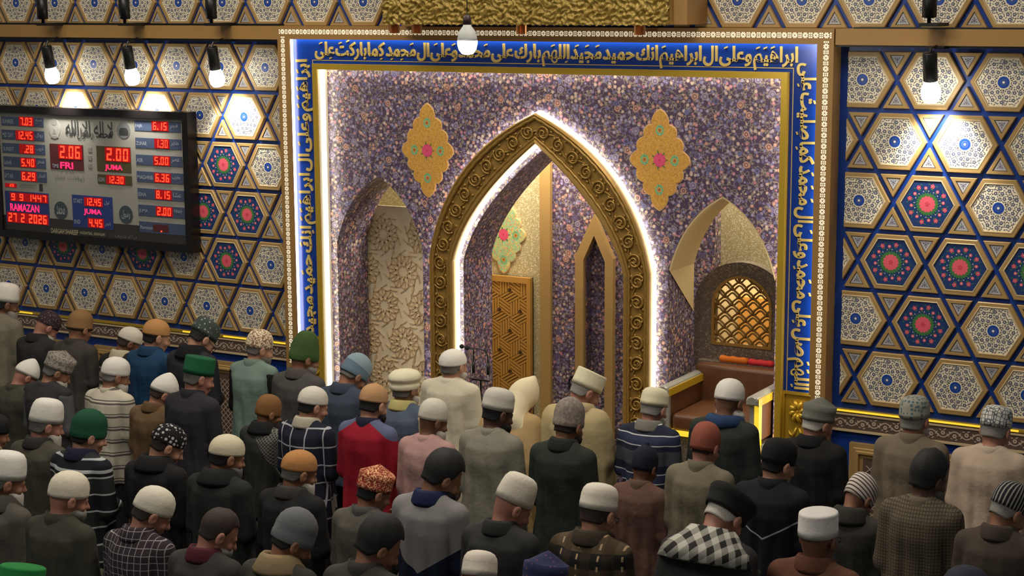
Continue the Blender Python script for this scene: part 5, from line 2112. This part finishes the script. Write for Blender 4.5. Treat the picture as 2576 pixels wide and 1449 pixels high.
def collar_mesh(kind):
    """ring round the base of the neck; the front is lower than the back"""
    prof = {'stand': [(.092, 1.345), (.088, 1.385), (.080, 1.425), (.073, 1.425), (.072, 1.37)],
            'fold': [(.070, 1.375), (.070, 1.418), (.078, 1.430), (.088, 1.418), (.108, 1.366), (.106, 1.350), (.09, 1.36)],
            'band': [(.088, 1.345), (.082, 1.385), (.074, 1.412), (.068, 1.412), (.066, 1.37)],
            'scarf': [(.080, 1.34), (.105, 1.335), (.125, 1.355), (.124, 1.392), (.106, 1.42), (.084, 1.424), (.072, 1.39)],
            'wide': [(.070, 1.37), (.072, 1.425), (.082, 1.440), (.100, 1.425), (.136, 1.362), (.134, 1.344), (.105, 1.355)],
            'drape': [(.085, 1.31), (.180, 1.265), (.225, 1.275), (.205, 1.335), (.130, 1.40), (.098, 1.432), (.080, 1.425), (.074, 1.38)]}[kind]
    mb = MB()
    n = 40
    rings = []
    for r, z in prof + [prof[0]]:
        ring = []
        for k in range(n):
            a = 2 * math.pi * k / n
            f = (1 + math.sin(a)) / 2
            wv = 0.004 * math.sin(5 * a + 40 * z) if kind in ('scarf', 'drape') else 0
            ring.append(((r + wv) * 1.04 * math.cos(a), -.006 + (r + wv) * 1.0 * math.sin(a) + .012 * f, z - .040 * f ** 2))
        rings.append(ring)
    mb.rings(rings)
    me = mb.mesh('collar', [], True)
    me.materials.append(None)
    return me
COLLAR = {k: collar_mesh(k) for k in ('stand', 'fold', 'band', 'scarf', 'wide', 'drape')}

# ---- cloth materials
def cloth_mat(rgb, rough=0.85):
    key = 'cloth_%d_%d_%d' % tuple(rgb)
    if key in MATS:
        return MATS[key]
    m = mat(key, rgb, rough, spec=0.25)
    n = NT(m)
    v, x, y, z = n.coords()
    no = n.noise(v, 7, 4)
    base = lin(rgb)
    dark = tuple(c * 0.78 for c in base[:3]) + (1,)
    n.color(n.mix(no.outputs[0], dark, base))
    w = n.noise(v, 160, 2)
    w2 = n.noise(v, 13, 3)
    n.bump(n.math('ADD', n.math('MULTIPLY', w.outputs[0], 0.12), w2.outputs[0]), 0.3, 0.022)
    return m

def pattern(name, fn):
    """fn(n, x, y, z, ax, vec) -> colour socket"""
    if name in MATS:
        return MATS[name]
    m = mat(name, (128, 128, 128), 0.85, spec=0.25)
    n = NT(m)
    v, x, y, z = n.coords()
    n.color(fn(n, x, y, z, n.math('ABSOLUTE', x), v))
    w = n.noise(v, 160, 2)
    n.bump(w.outputs[0], 0.25, 0.003)
    return m
def fract(n, s, f, off=0.0):
    return n.math('FRACT', n.math('ADD', n.math('MULTIPLY', s, f), off))
def band_(n, s, f, w, off=0.0):
    return n.math('LESS_THAN', fract(n, s, f, off), w)
PAT = {
    'cream_grey_stripes': pattern('cream_grey_stripes', lambda n, x, y, z, ax, v: n.mix(n.math('MAXIMUM', band_(n, z, 10, .14), band_(n, z, 10, .08, .75)), lin((196, 188, 172)), lin((92, 88, 84)))),
    'yoke_stripes': pattern('yoke_stripes', lambda n, x, y, z, ax, v: n.mix(n.math('GREATER_THAN', z, 1.27), n.mix(n.math('MAXIMUM', band_(n, z, 9, .3), band_(n, z, 9, .1, .5)), lin((168, 158, 140)), lin((70, 66, 62))), lin((38, 36, 38)))),
    'navy_stripes': pattern('navy_stripes', lambda n, x, y, z, ax, v: n.mix(n.math('MULTIPLY', n.math('LESS_THAN', z, 1.23), n.math('GREATER_THAN', z, 1.13)), n.mix(band_(n, z, 15, .11), n.mix(band_(n, z, 7.5, .5), lin((50, 56, 84)), lin((34, 38, 56))), lin((196, 198, 200))), lin((72, 74, 82)))),
    'dark_white_stripes': pattern('dark_white_stripes', lambda n, x, y, z, ax, v: n.mix(n.math('MAXIMUM', band_(n, z, 9.5, .10), n.math('MULTIPLY', n.math('GREATER_THAN', z, 1.295), n.math('LESS_THAN', z, 1.315))), n.mix(band_(n, z, 4.75, .5), lin((44, 48, 48)), lin((26, 28, 34))), lin((176, 178, 180)))),
    'navy_windowpane': pattern('navy_windowpane', lambda n, x, y, z, ax, v: n.mix(n.math('MAXIMUM', band_(n, x, 8.5, .085, .45), band_(n, z, 8.0, .075, .12)), lin((30, 32, 48)), lin((168, 168, 176)))),
    'small_check': pattern('small_check', lambda n, x, y, z, ax, v: n.mix(n.math('MAXIMUM', band_(n, x, 28, .11), band_(n, z, 27, .10)), lin((54, 44, 52)), lin((150, 146, 146)))),
    'brown_plaid': pattern('brown_plaid', lambda n, x, y, z, ax, v: n.mix(n.math('MULTIPLY', band_(n, x, 9, .09, .2), band_(n, z, 20, .5)), n.mix(n.math('MULTIPLY', band_(n, x, 9, .5), .6), n.mix(band_(n, z, 6, .55), lin((34, 34, 34)), lin((84, 72, 54))), lin((60, 46, 34))), lin((178, 150, 118)))),
    'grey_houndstooth': pattern('grey_houndstooth', lambda n, x, y, z, ax, v: n.mix(n.math('MULTIPLY', n.math('MAXIMUM', band_(n, n.math('ADD', x, z), 36, .3), band_(n, n.math('SUBTRACT', x, z), 36, .3)), n.math('GREATER_THAN', n.math('ADD', n.math('MULTIPLY', z, 1.4), n.math('MULTIPLY', x, 2.2)), 1.88)), lin((54, 54, 52)), lin((120, 118, 112)))),
    'woven_brown': pattern('woven_brown', lambda n, x, y, z, ax, v: n.mix(n.math('MAXIMUM', band_(n, x, 62, .35), band_(n, z, 62, .35)), lin((104, 94, 78)), lin((74, 66, 56)))),
    'red_raglan': pattern('red_raglan', lambda n, x, y, z, ax, v: n.mix(n.math('GREATER_THAN', n.math('ADD', z, n.math('MULTIPLY', ax, .62)), 1.432), lin((150, 24, 44)), lin((92, 98, 128)))),
    'grey_navy_v': pattern('grey_navy_v', lambda n, x, y, z, ax, v: n.mix(n.math('GREATER_THAN', z, n.math('ADD', 1.02, n.math('MULTIPLY', ax, .62))), lin((22, 30, 52)), lin((132, 130, 130)))),
    'black_chevron': pattern('black_chevron', lambda n, x, y, z, ax, v: n.mix(n.math('LESS_THAN', n.math('ABSOLUTE', n.math('SUBTRACT', z, n.math('ADD', 1.10, n.math('MULTIPLY', ax, .55)))), .005), lin((26, 28, 34)), lin((170, 176, 186)))),
    'keffiyeh': pattern('keffiyeh', lambda n, x, y, z, ax, v: n.mix(n.math('MULTIPLY', n.math('ADD', band_(n, n.math('ADD', x, y), 11, .5), band_(n, n.math('SUBTRACT', z, x), 11, .5)), .5), lin((40, 40, 38)), lin((186, 184, 174)))),
    'diamond_cap': pattern('diamond_cap', lambda n, x, y, z, ax, v: n.mix(n.math('LESS_THAN', n.voro(v, 36, .35).outputs['Distance'], .34), lin((24, 24, 26)), lin((176, 176, 176)))),
    'floral_cap': pattern('floral_cap', lambda n, x, y, z, ax, v: n.mix(n.math('LESS_THAN', n.math('ABSOLUTE', n.math('SUBTRACT', n.noise(v, 52, 2).outputs[0], .5)), .055), lin((232, 214, 184)), lin((120, 86, 66)))),
    'dark_print_cap': pattern('dark_print_cap', lambda n, x, y, z, ax, v: n.mix(n.math('LESS_THAN', n.voro(v, 50, .8).outputs['Distance'], .3), lin((54, 42, 46)), lin((112, 98, 98)))),
    'green_print_cap': pattern('green_print_cap', lambda n, x, y, z, ax, v: n.mix(n.math('LESS_THAN', n.voro(v, 34, .9).outputs['Distance'], .22), lin((62, 72, 68)), lin((162, 164, 158)))),
    'teal_print_cap': pattern('teal_print_cap', lambda n, x, y, z, ax, v: n.mix(n.math('LESS_THAN', n.voro(v, 42, .4).outputs['Distance'], .42), lin((150, 148, 136)), lin((82, 104, 110)))),
    'white_net_cap': pattern('white_net_cap', lambda n, x, y, z, ax, v: n.mix(n.math('LESS_THAN', n.voro(v, 44, .3, 'DISTANCE_TO_EDGE').outputs['Distance'], .09), lin((206, 204, 196)), lin((96, 98, 104)))),
    'red_print_cap': pattern('red_print_cap', lambda n, x, y, z, ax, v: n.mix(n.math('LESS_THAN', n.math('ABSOLUTE', n.math('SUBTRACT', n.noise(v, 60, 1).outputs[0], .5)), .05), lin((140, 52, 40)), lin((224, 176, 130)))),
    'grey_print_cap': pattern('grey_print_cap', lambda n, x, y, z, ax, v: n.mix(n.math('LESS_THAN', n.noise(v, 70, 2).outputs[0], .46), lin((140, 132, 124)), lin((98, 94, 88)))),
    'striped_cap': pattern('striped_cap', lambda n, x, y, z, ax, v: n.mix(band_(n, n.math('ADD', z, n.math('MULTIPLY', y, .16)), 44, .36), lin((206, 196, 188)), lin((78, 60, 58)))),
    'wool_cap': pattern('wool_cap', lambda n, x, y, z, ax, v: n.mix(n.noise(v, 55, 3).outputs[0], lin((60, 52, 48)), lin((168, 156, 146)))),
    'navy_sparkle_cap': pattern('navy_sparkle_cap', lambda n, x, y, z, ax, v: n.mix(n.math('LESS_THAN', n.voro(v, 40, 1.0).outputs['Distance'], .2), lin((44, 48, 84)), lin((116, 72, 84)))),
    'ribbed_dark_cap': pattern('ribbed_dark_cap', lambda n, x, y, z, ax, v: n.mix(band_(n, n.math('ARCTAN2', y, x), 5.1, .35), lin((30, 30, 36)), lin((150, 146, 140)))),
    'blue_grey_cap': pattern('blue_grey_cap', lambda n, x, y, z, ax, v: n.mix(n.math('GREATER_THAN', z, .17), lin((98, 118, 134)), lin((132, 152, 162)))),
    'brown_band_cap': pattern('brown_band_cap', lambda n, x, y, z, ax, v: n.mix(n.math('GREATER_THAN', z, n.math('ADD', .118, n.math('MULTIPLY', y, .2))), lin((56, 42, 34)), lin((134, 102, 66)))),
}
def cm(c):
    return PAT[c] if isinstance(c, str) else cloth_mat(c)

SKIN = {'fair': (182, 136, 112), 'pink': (172, 122, 104), 'tan': (150, 106, 82), 'brown': (118, 82, 62), 'dark': (92, 62, 48)}
def skin_mat(k):
    nm = 'skin_' + k
    if nm in MATS:
        return MATS[nm]
    m = mat(nm, SKIN[k], 0.5)
    n = NT(m)
    v, x, y, z = n.coords()
    no = n.noise(v, 18, 3)
    b = lin(SKIN[k])
    n.color(n.mix(no.outputs[0], (b[0] * .82, b[1] * .76, b[2] * .74, 1), b))
    return m
HAIRC = {'black': (22, 20, 20), 'grey': (112, 108, 104), 'white': (206, 200, 190), 'brown': (56, 42, 36), 'salt': (150, 146, 140)}
def hair_mat(k):
    nm = 'hair_' + k
    if nm in MATS:
        return MATS[nm]
    m = mat(nm, HAIRC[k], 0.7)
    n = NT(m)
    v, x, y, z = n.coords()
    no = n.noise(v, 130, 3)
    b = lin(HAIRC[k])
    n.color(n.mix(no.outputs[0], (b[0] * .55, b[1] * .55, b[2] * .55, 1), b))
    n.bump(no.outputs[0], 0.5, 0.004)
    return m

def dress(o, m):
    o.material_slots[0].link = 'OBJECT'
    o.material_slots[0].material = m

ROWY = {1: -1.30, 2: -2.48, 3: -3.74, 4: -4.85, 5: -6.05}
def stand(px, py, T, width, Y):
    """the place on the floor and the scale that put the top of the head on its line of sight"""
    s = 1.0
    for _ in range(12):
        P = on_y(px, py, Y + s * width * T.y)
        s = P.z / T.z
    return P.x - s * width * T.x, Y, s
def head_top(pose, cap, hair):
    pitch, yaw, lean, up = POSES[pose]
    return head_matrix(pitch, yaw, lean) @ (CAPS[cap][1] if cap else Vector((0, -0.02, 0.25 if hair and hair[1] == 'full' else 0.236)))
def person(px, py, row, pose, cap, capc, hair, beard, skin, wear, wearc, collar, collc, label, width=1.0, sleeve=None, glasses=False, dy=0.0, trou=(46, 44, 48)):
    pitch, yaw, lean, up = POSES[pose]
    M4 = head_matrix(pitch, yaw, lean)
    T = head_top(pose, cap, hair)
    X, Y, s = stand(px, py, T, width, ROWY[row] + dy)
    root = link('person', BODIES[pose])
    root.location = (X, Y, 0)
    root.scale = (s * width, s * width, s)
    tag(root, label, 'person', 'men standing in prayer rows')
    dress(root, skin_mat(skin))
    def part(name, me, m, M=None, lift=0.0):
        o = link(name, me, root)
        if M is not None:
            # keep headwear true to size when the body is broadened
            o.matrix_basis = M
        dress(o, m)
        return o
    part('trousers', GARM['trousers'], cloth_mat(trou))
    wm = cm(wearc)
    if wear == 'vest':
        part('vest', GARM['vest'], wm)
        part('shirt_sleeves', GARM['sleeves'], cm(sleeve))
    elif wear in ('shawl', 'jacket', 'coat', 'kurta'):
        key = wear
        if lean:
            key = 'shawl_lean' if wear in ('shawl', 'kurta') else 'jacket_lean'
        elif up:
            key = 'jacket_hand'
        part(wear, GARM[key], wm)
    if collar:
        Mc = Matrix.Translation((0, lean * 0.52, 0)) @ Matrix.Translation((0, -.006, 1.38)) @ Matrix.Rotation(R(-4 - lean * 40), 4, 'X') @ Matrix.Translation((0, .006, -1.38))
        part('scarf' if collar in ('scarf', 'drape') else 'collar', COLLAR[collar], cm(collc), Mc)
    if cap:
        part('hood' if cap == 'hood' else 'cap', CAPS[cap][0], cm(capc), None if cap == 'hood' else M4)
    if hair:
        part('hair', HAIR[hair[1]], hair_mat(hair[0]), M4)
    if beard:
        part('beard', BEARD[beard[1]], hair_mat(beard[0]), M4 @ Matrix.Translation((0, .06, .045)) @ Matrix.Rotation(R(pitch * .9), 4, 'X') @ Matrix.Translation((0, -.06, -.045)))
    if glasses:
        part('glasses', GLASS, BLACKPL, M4)
    return s
WHITE, OFFW, CREAMC = (232, 228, 220), (216, 208, 194), (226, 218, 186)
SH, FU, CP = 'short', 'full', 'cropped'
PEOPLE = [
 # front row
 (25, 712, 1, 'slight', 'tall_cap', WHITE, ('black', SH), ('salt', 'long'), 'brown', 'kurta', (128, 122, 106), 'band', (128, 122, 106), 'man in tall white cap and grey-green kurta at the far end of front row', dict(dy=.1)),
 (140, 786, 1, 'deep', 'round_cap', 'dark_print_cap', None, ('white', 'medium'), 'pink', 'coat', (52, 50, 50), 'fold', (44, 42, 42), 'bowed man in dark printed cap and charcoal coat below time board', {}),
 (208, 778, 1, 'plain', 'beanie', 'brown_band_cap', None, None, 'tan', 'jacket', (70, 66, 62), 'stand', (64, 60, 56), 'man in brown wool cap with dark band and grey jacket', {}),
 (342, 825, 1, 'turned', 'skullcap', OFFW, ('brown', SH), None, 'brown', 'jacket', 'yoke_stripes', 'fold', (196, 186, 160), 'bowed man in white skullcap and dark-yoked striped pullover', {}),
 (400, 803, 1, 'slight', 'skullcap', (190, 140, 88), ('black', SH), None, 'fair', 'jacket', (30, 66, 100), 'fold', (30, 62, 94), 'man in tan skullcap and bright blue jacket in front row', {}),
 (537, 808, 1, 'deep', 'kufi', 'green_print_cap', ('black', SH), ('black', 'short'), 'fair', 'jacket', (44, 44, 52), 'wide', (24, 24, 28), 'bearded man with glasses and dark green printed cap', dict(glasses=True)),
 (660, 828, 1, 'slight', 'round_cap', 'floral_cap', ('grey', SH), ('grey', 'short'), 'fair', 'vest', (120, 142, 132), 'stand', (112, 132, 122), 'man in cream floral cap and pale sage vest with dark sleeves', dict(sleeve=(30, 30, 32))),
 (776, 832, 1, 'slight', 'tall_beanie', (66, 92, 48), None, ('salt', 'short'), 'tan', 'jacket', (82, 80, 78), 'fold', (84, 80, 76), 'man in olive green knitted cap and grey jacket by blue band', {}),
 (918, 893, 1, 'deep', 'beanie', 'blue_grey_cap', ('grey', SH), None, 'tan', 'jacket', (66, 76, 92), 'fold', (62, 72, 88), 'bowed man in pale blue knitted cap and slate jacket', dict(dy=-.15)),
 (1022, 928, 1, 'upright', 'rolled_cap', (234, 226, 196), ('grey', SH), ('white', 'medium'), 'tan', 'vest', (86, 98, 118), 'fold', (196, 184, 120), 'man in flat cream woollen cap and slate blue vest', dict(sleeve=(186, 180, 140), dy=-.35)),
 (1140, 878, 1, 'upright', 'skullcap', WHITE, ('grey', SH), ('white', 'short'), 'fair', 'kurta', (214, 206, 184), 'band', (222, 214, 194), 'prayer leader in white cap and long cream kurta before microphones', dict(dy=.55, width=1.12)),
 (1345, 950, 1, 'leaning', 'hood', (236, 222, 186), None, None, 'tan', 'shawl', (182, 154, 108), None, None, 'man stooping under a cream hood and tan shawl', dict(dy=-.3)),
 (1518, 948, 1, 'turned', 'pillbox', CREAMC, ('salt', SH), None, 'pink', 'shawl', (186, 168, 126), 'scarf', (190, 172, 132), 'man in stiff cream cylinder cap and beige shawl', dict(dy=-.1)),
 (1655, 975, 1, 'plain', 'kufi', CREAMC, ('salt', SH), ('white', 'medium'), 'pink', 'jacket', 'navy_stripes', 'fold', (128, 126, 118), 'man in cream cap and navy pullover with white stripes', dict(dy=-.1)),
 (1843, 952, 1, 'plain', 'round_cap', WHITE, None, ('white', 'broad'), 'brown', 'coat', (48, 54, 52), 'scarf', (44, 66, 104), 'man in white cap with long white beard and blue scarf by throne', dict(dy=.1)),
 (2068, 998, 1, 'slight', 'peaked_cap', (112, 112, 104), ('white', SH), None, 'pink', 'coat', (32, 31, 32), 'fold', (28, 27, 28), 'white-haired man in grey peaked lambskin cap and black coat', {}),
 (2305, 995, 1, 'upright', 'kufi', 'teal_print_cap', ('salt', SH), ('white', 'medium'), 'pink', 'kurta', (120, 108, 92), 'stand', (112, 100, 84), 'man in teal embroidered cap and taupe long coat', dict(dy=.15, width=1.06)),
 (2515, 1020, 1, 'plain', 'kufi', 'white_net_cap', ('salt', SH), None, 'pink', 'kurta', (194, 172, 152), 'band', (196, 178, 160), 'man in white netted cap and pale beige long coat', dict(dy=.1, width=1.04)),
 # second row
 (88, 903, 2, 'deep', 'pointed_cap', WHITE, None, None, 'pink', 'coat', (74, 72, 62), 'stand', (70, 68, 58), 'bowed bald man in pointed white cap and olive grey coat', dict(dy=-.1)),
 (165, 882, 2, 'turned', 'peaked_cap', 'grey_print_cap', ('grey', SH), ('white', 'medium'), 'tan', 'vest', (54, 52, 54), 'band', (60, 56, 56), 'grey-haired man in patterned grey peaked cap and dark vest', dict(sleeve=(98, 98, 102))),
 (298, 898, 2, 'slight', 'round_cap', WHITE, ('salt', CP), ('white', 'medium'), 'tan', 'jacket', 'cream_grey_stripes', 'band', (190, 182, 160), 'man in white cap and cream pullover with grey stripes', {}),
 (430, 938, 2, 'turned', 'pointed_cap', WHITE, ('brown', SH), None, 'pink', 'kurta', (112, 88, 62), 'fold', (104, 80, 54), 'man in pointed white cap and brown woollen robe', {}),
 (535, 902, 2, 'slight', 'pillbox', (24, 92, 58), ('grey', SH), None, 'pink', 'jacket', (50, 48, 54), 'stand', (40, 38, 44), 'grey-haired man in green velvet pillbox cap and dark leather jacket', dict(dy=.1)),
 (683, 992, 2, 'slight', 'snug_beanie', (136, 96, 58), None, None, 'tan', 'jacket', 'grey_houndstooth', 'wide', (30, 30, 32), 'man in brown knitted cap and charcoal coat with checked shoulder', dict(dy=-.1)),
 (795, 972, 2, 'slight', 'skullcap', (222, 216, 204), ('black', SH), None, 'fair', 'jacket', 'navy_windowpane', 'fold', (188, 180, 160), 'man in white cap and navy pullover with white windowpane check', {}),
 (947, 965, 2, 'plain', 'skullcap', (190, 148, 106), ('black', SH), ('black', 'short'), 'fair', 'jacket', 'red_raglan', 'stand', (34, 34, 54), 'man in tan skullcap and red jacket with grey-blue shoulders', dict(dy=.1)),
 (1098, 1002, 2, 'slight', 'round_cap', (214, 208, 192), None, ('white', 'medium'), 'brown', 'kurta', (186, 146, 142), 'band', (190, 150, 146), 'man in off-white cap and dusty pink kurta', {}),
 (1265, 977, 2, 'slight', 'kufi', (204, 198, 186), ('black', SH), ('black', 'short'), 'dark', 'kurta', (138, 134, 120), 'band', (136, 132, 118), 'black-haired man in white cap and plain grey kurta', dict(dy=.1)),
 (1440, 998, 2, 'plain', 'beanie', 'wool_cap', ('brown', SH), ('brown', 'short'), 'tan', 'coat', (46, 52, 46), 'fold', (38, 42, 38), 'man in curly grey-brown wool cap and dark green coat', dict(dy=.15)),
 (1630, 1113, 2, 'plain', 'bobble_beanie', (28, 32, 48), None, None, 'brown', 'jacket', (106, 78, 68), 'stand', (100, 78, 66), 'short man in navy bobble cap and maroon-brown jacket', {}),
 (1783, 1060, 2, 'plain', 'snug_beanie', (150, 84, 68), ('brown', CP), None, 'pink', 'kurta', (122, 114, 96), 'stand', (110, 102, 84), 'man in rust red cap and grey-green kurta', dict(dy=.15)),
 (1972, 1103, 2, 'slight', 'brimmed_cap', (26, 26, 28), ('black', SH), None, 'fair', 'jacket', 'black_chevron', 'stand', (24, 26, 30), 'man in black brimmed cap and black jacket with white chevron', {}),
 (2350, 1130, 2, 'slight', None, None, ('black', FU), ('grey', 'short'), 'dark', 'kurta', 'woven_brown', 'band', (110, 100, 84), 'bareheaded black-haired man in woven brown tunic', dict(dy=.15)),
 (2188, 1196, 2, 'deep', 'snug_beanie', 'striped_cap', None, ('brown', 'short'), 'tan', 'coat', (64, 62, 58), 'wide', (54, 52, 48), 'bowed man in cream cap with brown stripes', dict(dy=-.1)),
 (2565, 1215, 2, 'turned', 'round_cap', 'ribbed_dark_cap', ('salt', SH), None, 'tan', 'coat', (78, 68, 60), 'fold', (72, 62, 56), 'man in dark ribbed cap at picture edge beside pale coat', dict(dy=-.1)),
 # third row
 (130, 1003, 3, 'slight', 'tall_cap', WHITE, ('grey', SH), ('white', 'long'), 'pink', 'coat', (80, 76, 66), 'fold', (52, 50, 48), 'man in tall white cap with white beard and dark grey coat', dict(dy=.05)),
 (232, 1028, 3, 'slight', 'beanie', (26, 78, 54), ('black', SH), None, 'fair', 'jacket', 'dark_white_stripes', 'fold', (34, 36, 58), 'man in dark green cap and dark pullover with white stripes', {}),
 (443, 1070, 3, 'turned', 'skullcap', 'diamond_cap', ('brown', CP), None, 'fair', 'jacket', (32, 31, 33), 'wide', (30, 29, 31), 'bowed man in black cap with white diamonds and black coat', {}),
 (580, 1093, 3, 'slight', 'skullcap', (218, 208, 180), ('black', SH), ('grey', 'medium'), 'tan', 'jacket', (44, 46, 46), 'wide', (34, 35, 36), 'man in cream skullcap and black jacket with raised collar', {}),
 (762, 1132, 3, 'slight', 'skullcap', (188, 134, 82), ('grey', SH), ('white', 'long'), 'tan', 'coat', (36, 36, 38), 'fold', (64, 60, 58), 'grey-haired man in tan skullcap and black coat', dict(dy=-.05)),
 (957, 1168, 3, 'hand', 'peaked_cap', 'red_print_cap', ('black', SH), None, 'tan', 'jacket', (96, 92, 84), 'stand', (84, 80, 80), 'man in red embroidered peaked cap raising a hand to his face', dict(dy=-.05)),
 (1142, 1133, 3, 'turned', None, None, ('black', FU), ('black', 'short'), 'tan', 'jacket', 'grey_navy_v', 'fold', (32, 42, 78), 'bareheaded man in grey and navy jacket with pointed yoke', dict(dy=.1)),
 (1325, 1197, 3, 'turned', 'tall_cap', (224, 216, 200), None, None, 'pink', 'coat', (58, 58, 58), 'fold', (48, 48, 48), 'bald man in tall white cap and dark grey coat', {}),
 (1518, 1216, 3, 'plain', 'kufi', (226, 218, 204), ('brown', SH), None, 'fair', 'jacket', 'brown_plaid', 'fold', (66, 58, 46), 'man in white cap with glasses and brown plaid shirt', dict(glasses=True)),
 (1860, 1243, 3, 'leaning', 'wide_cap', (30, 30, 30), ('white', SH), None, 'pink', 'jacket', (48, 47, 47), 'drape', 'keffiyeh', 'stooping man in wide black cap with black and white checked scarf', dict(dy=-.25)),
 (2083, 1277, 3, 'upright', 'pillbox', (222, 218, 214), None, None, 'brown', 'jacket', (112, 74, 58), 'fold', (104, 66, 52), 'man in white pillbox cap with glasses and russet jacket', dict(glasses=True, dy=.1)),
 (-8, 1040, 3, 'slight', 'round_cap', (34, 34, 36), ('black', SH), None, 'tan', 'jacket', (46, 44, 44), 'fold', (190, 176, 140), 'man in black cap cut off at picture edge', dict(dy=-.1)),
 # fourth row
 (30, 1135, 4, 'slight', 'tall_cap', WHITE, ('grey', SH), ('white', 'long'), 'tan', 'coat', (92, 88, 80), 'wide', (74, 70, 64), 'man in high white cap with long yellowish beard and grey coat', dict(dy=.1, width=1.04)),
 (183, 1185, 4, 'slight', 'round_cap', (228, 218, 198), None, ('salt', 'short'), 'pink', 'coat', (70, 68, 58), 'stand', (64, 62, 54), 'bald man in white skullcap and dark olive coat', {}),
 (410, 1227, 4, 'turned', 'round_cap', (228, 220, 202), ('brown', SH), None, 'pink', 'jacket', 'small_check', 'fold', 'small_check', 'man in white cap and small checked shirt', {}),
 (575, 1282, 4, 'turned', None, None, ('brown', CP), ('salt', 'short'), 'pink', 'jacket', (66, 62, 60), 'fold', (84, 34, 44), 'shaven-headed man in dark jacket with maroon collar', {}),
 (767, 1280, 4, 'turned', 'beanie', (112, 114, 118), ('black', SH), ('black', 'short'), 'tan', 'coat', (66, 64, 58), 'wide', (148, 128, 96), 'man in grey knitted cap and dark coat with tan collar', {}),
 (985, 1297, 4, 'turned', None, None, ('black', FU), None, 'tan', 'jacket', (70, 68, 62), 'stand', (62, 60, 56), 'bareheaded young man in grey-brown jacket', {}),
 (1213, 1385, 4, 'away', 'kufi', (226, 216, 202), None, None, 'pink', 'jacket', (58, 54, 52), 'fold', (54, 50, 48), 'man in white cap at bottom edge between two dark coats', {}),
 (1380, 1385, 4, 'plain', 'peaked_cap', 'navy_sparkle_cap', ('black', SH), None, 'tan', 'jacket', (40, 40, 44), 'fold', (36, 36, 40), 'man in navy peaked cap at bottom edge', {}),
 (2440, 1422, 4, 'plain', 'round_cap', (52, 54, 68), ('black', SH), None, 'tan', 'jacket', (50, 48, 50), 'fold', (46, 44, 46), 'man in dark slate cap just visible at bottom edge', dict(dy=.3)),
 (100, 1424, 5, 'plain', 'pillbox', (34, 128, 62), ('grey', SH), None, 'tan', 'jacket', (56, 54, 52), 'fold', (50, 48, 46), 'man in bright green cap just visible at bottom edge', {}),
]
# neighbours that would stand inside one another step apart, each along his own line of sight
for _ in range(200):
    at = [stand(p[0], p[1], head_top(p[3], p[4], p[6]), p[14].get('width', 1.0), ROWY[p[2]] + p[14].get('dy', 0.0)) for p in PEOPLE]
    moved = False
    for i in range(len(PEOPLE)):
        for j in range(i + 1, len(PEOPLE)):
            (xa, ya, sa), (xb, yb, sb) = at[i], at[j]
            if (abs(xa - xb) / 0.50) ** 2 + (abs(ya - yb) / 0.44) ** 2 < 1:
                a, b = (i, j) if PEOPLE[i][0] < PEOPLE[j][0] else (j, i)
                if at[a][2] > 0.87:
                    PEOPLE[a][14]['dy'] = PEOPLE[a][14].get('dy', 0.0) + 0.014
                    moved = True
                if at[b][2] < 1.06:
                    PEOPLE[b][14]['dy'] = PEOPLE[b][14].get('dy', 0.0) - 0.014
                    moved = True
    if not moved:
        break
# shoulder to shoulder: the broad coats of close neighbours are drawn in a little
for i in range(len(PEOPLE)):
    for j in range(len(PEOPLE)):
        (xa, ya, sa), (xb, yb, sb) = at[i], at[j]
        if i != j and abs(ya - yb) < 0.3 and abs(xa - xb) < 0.53:
            k = max(0.89, abs(xa - xb) / (0.262 * (sa + sb)) + 0.35 * abs(ya - yb))
            if k < 1:
                PEOPLE[i][14]['width'] = min(PEOPLE[i][14].get('width', 1.0), k)
SCALES = [(p[13], round(person(*p[:14], **p[14]), 3)) for p in PEOPLE]
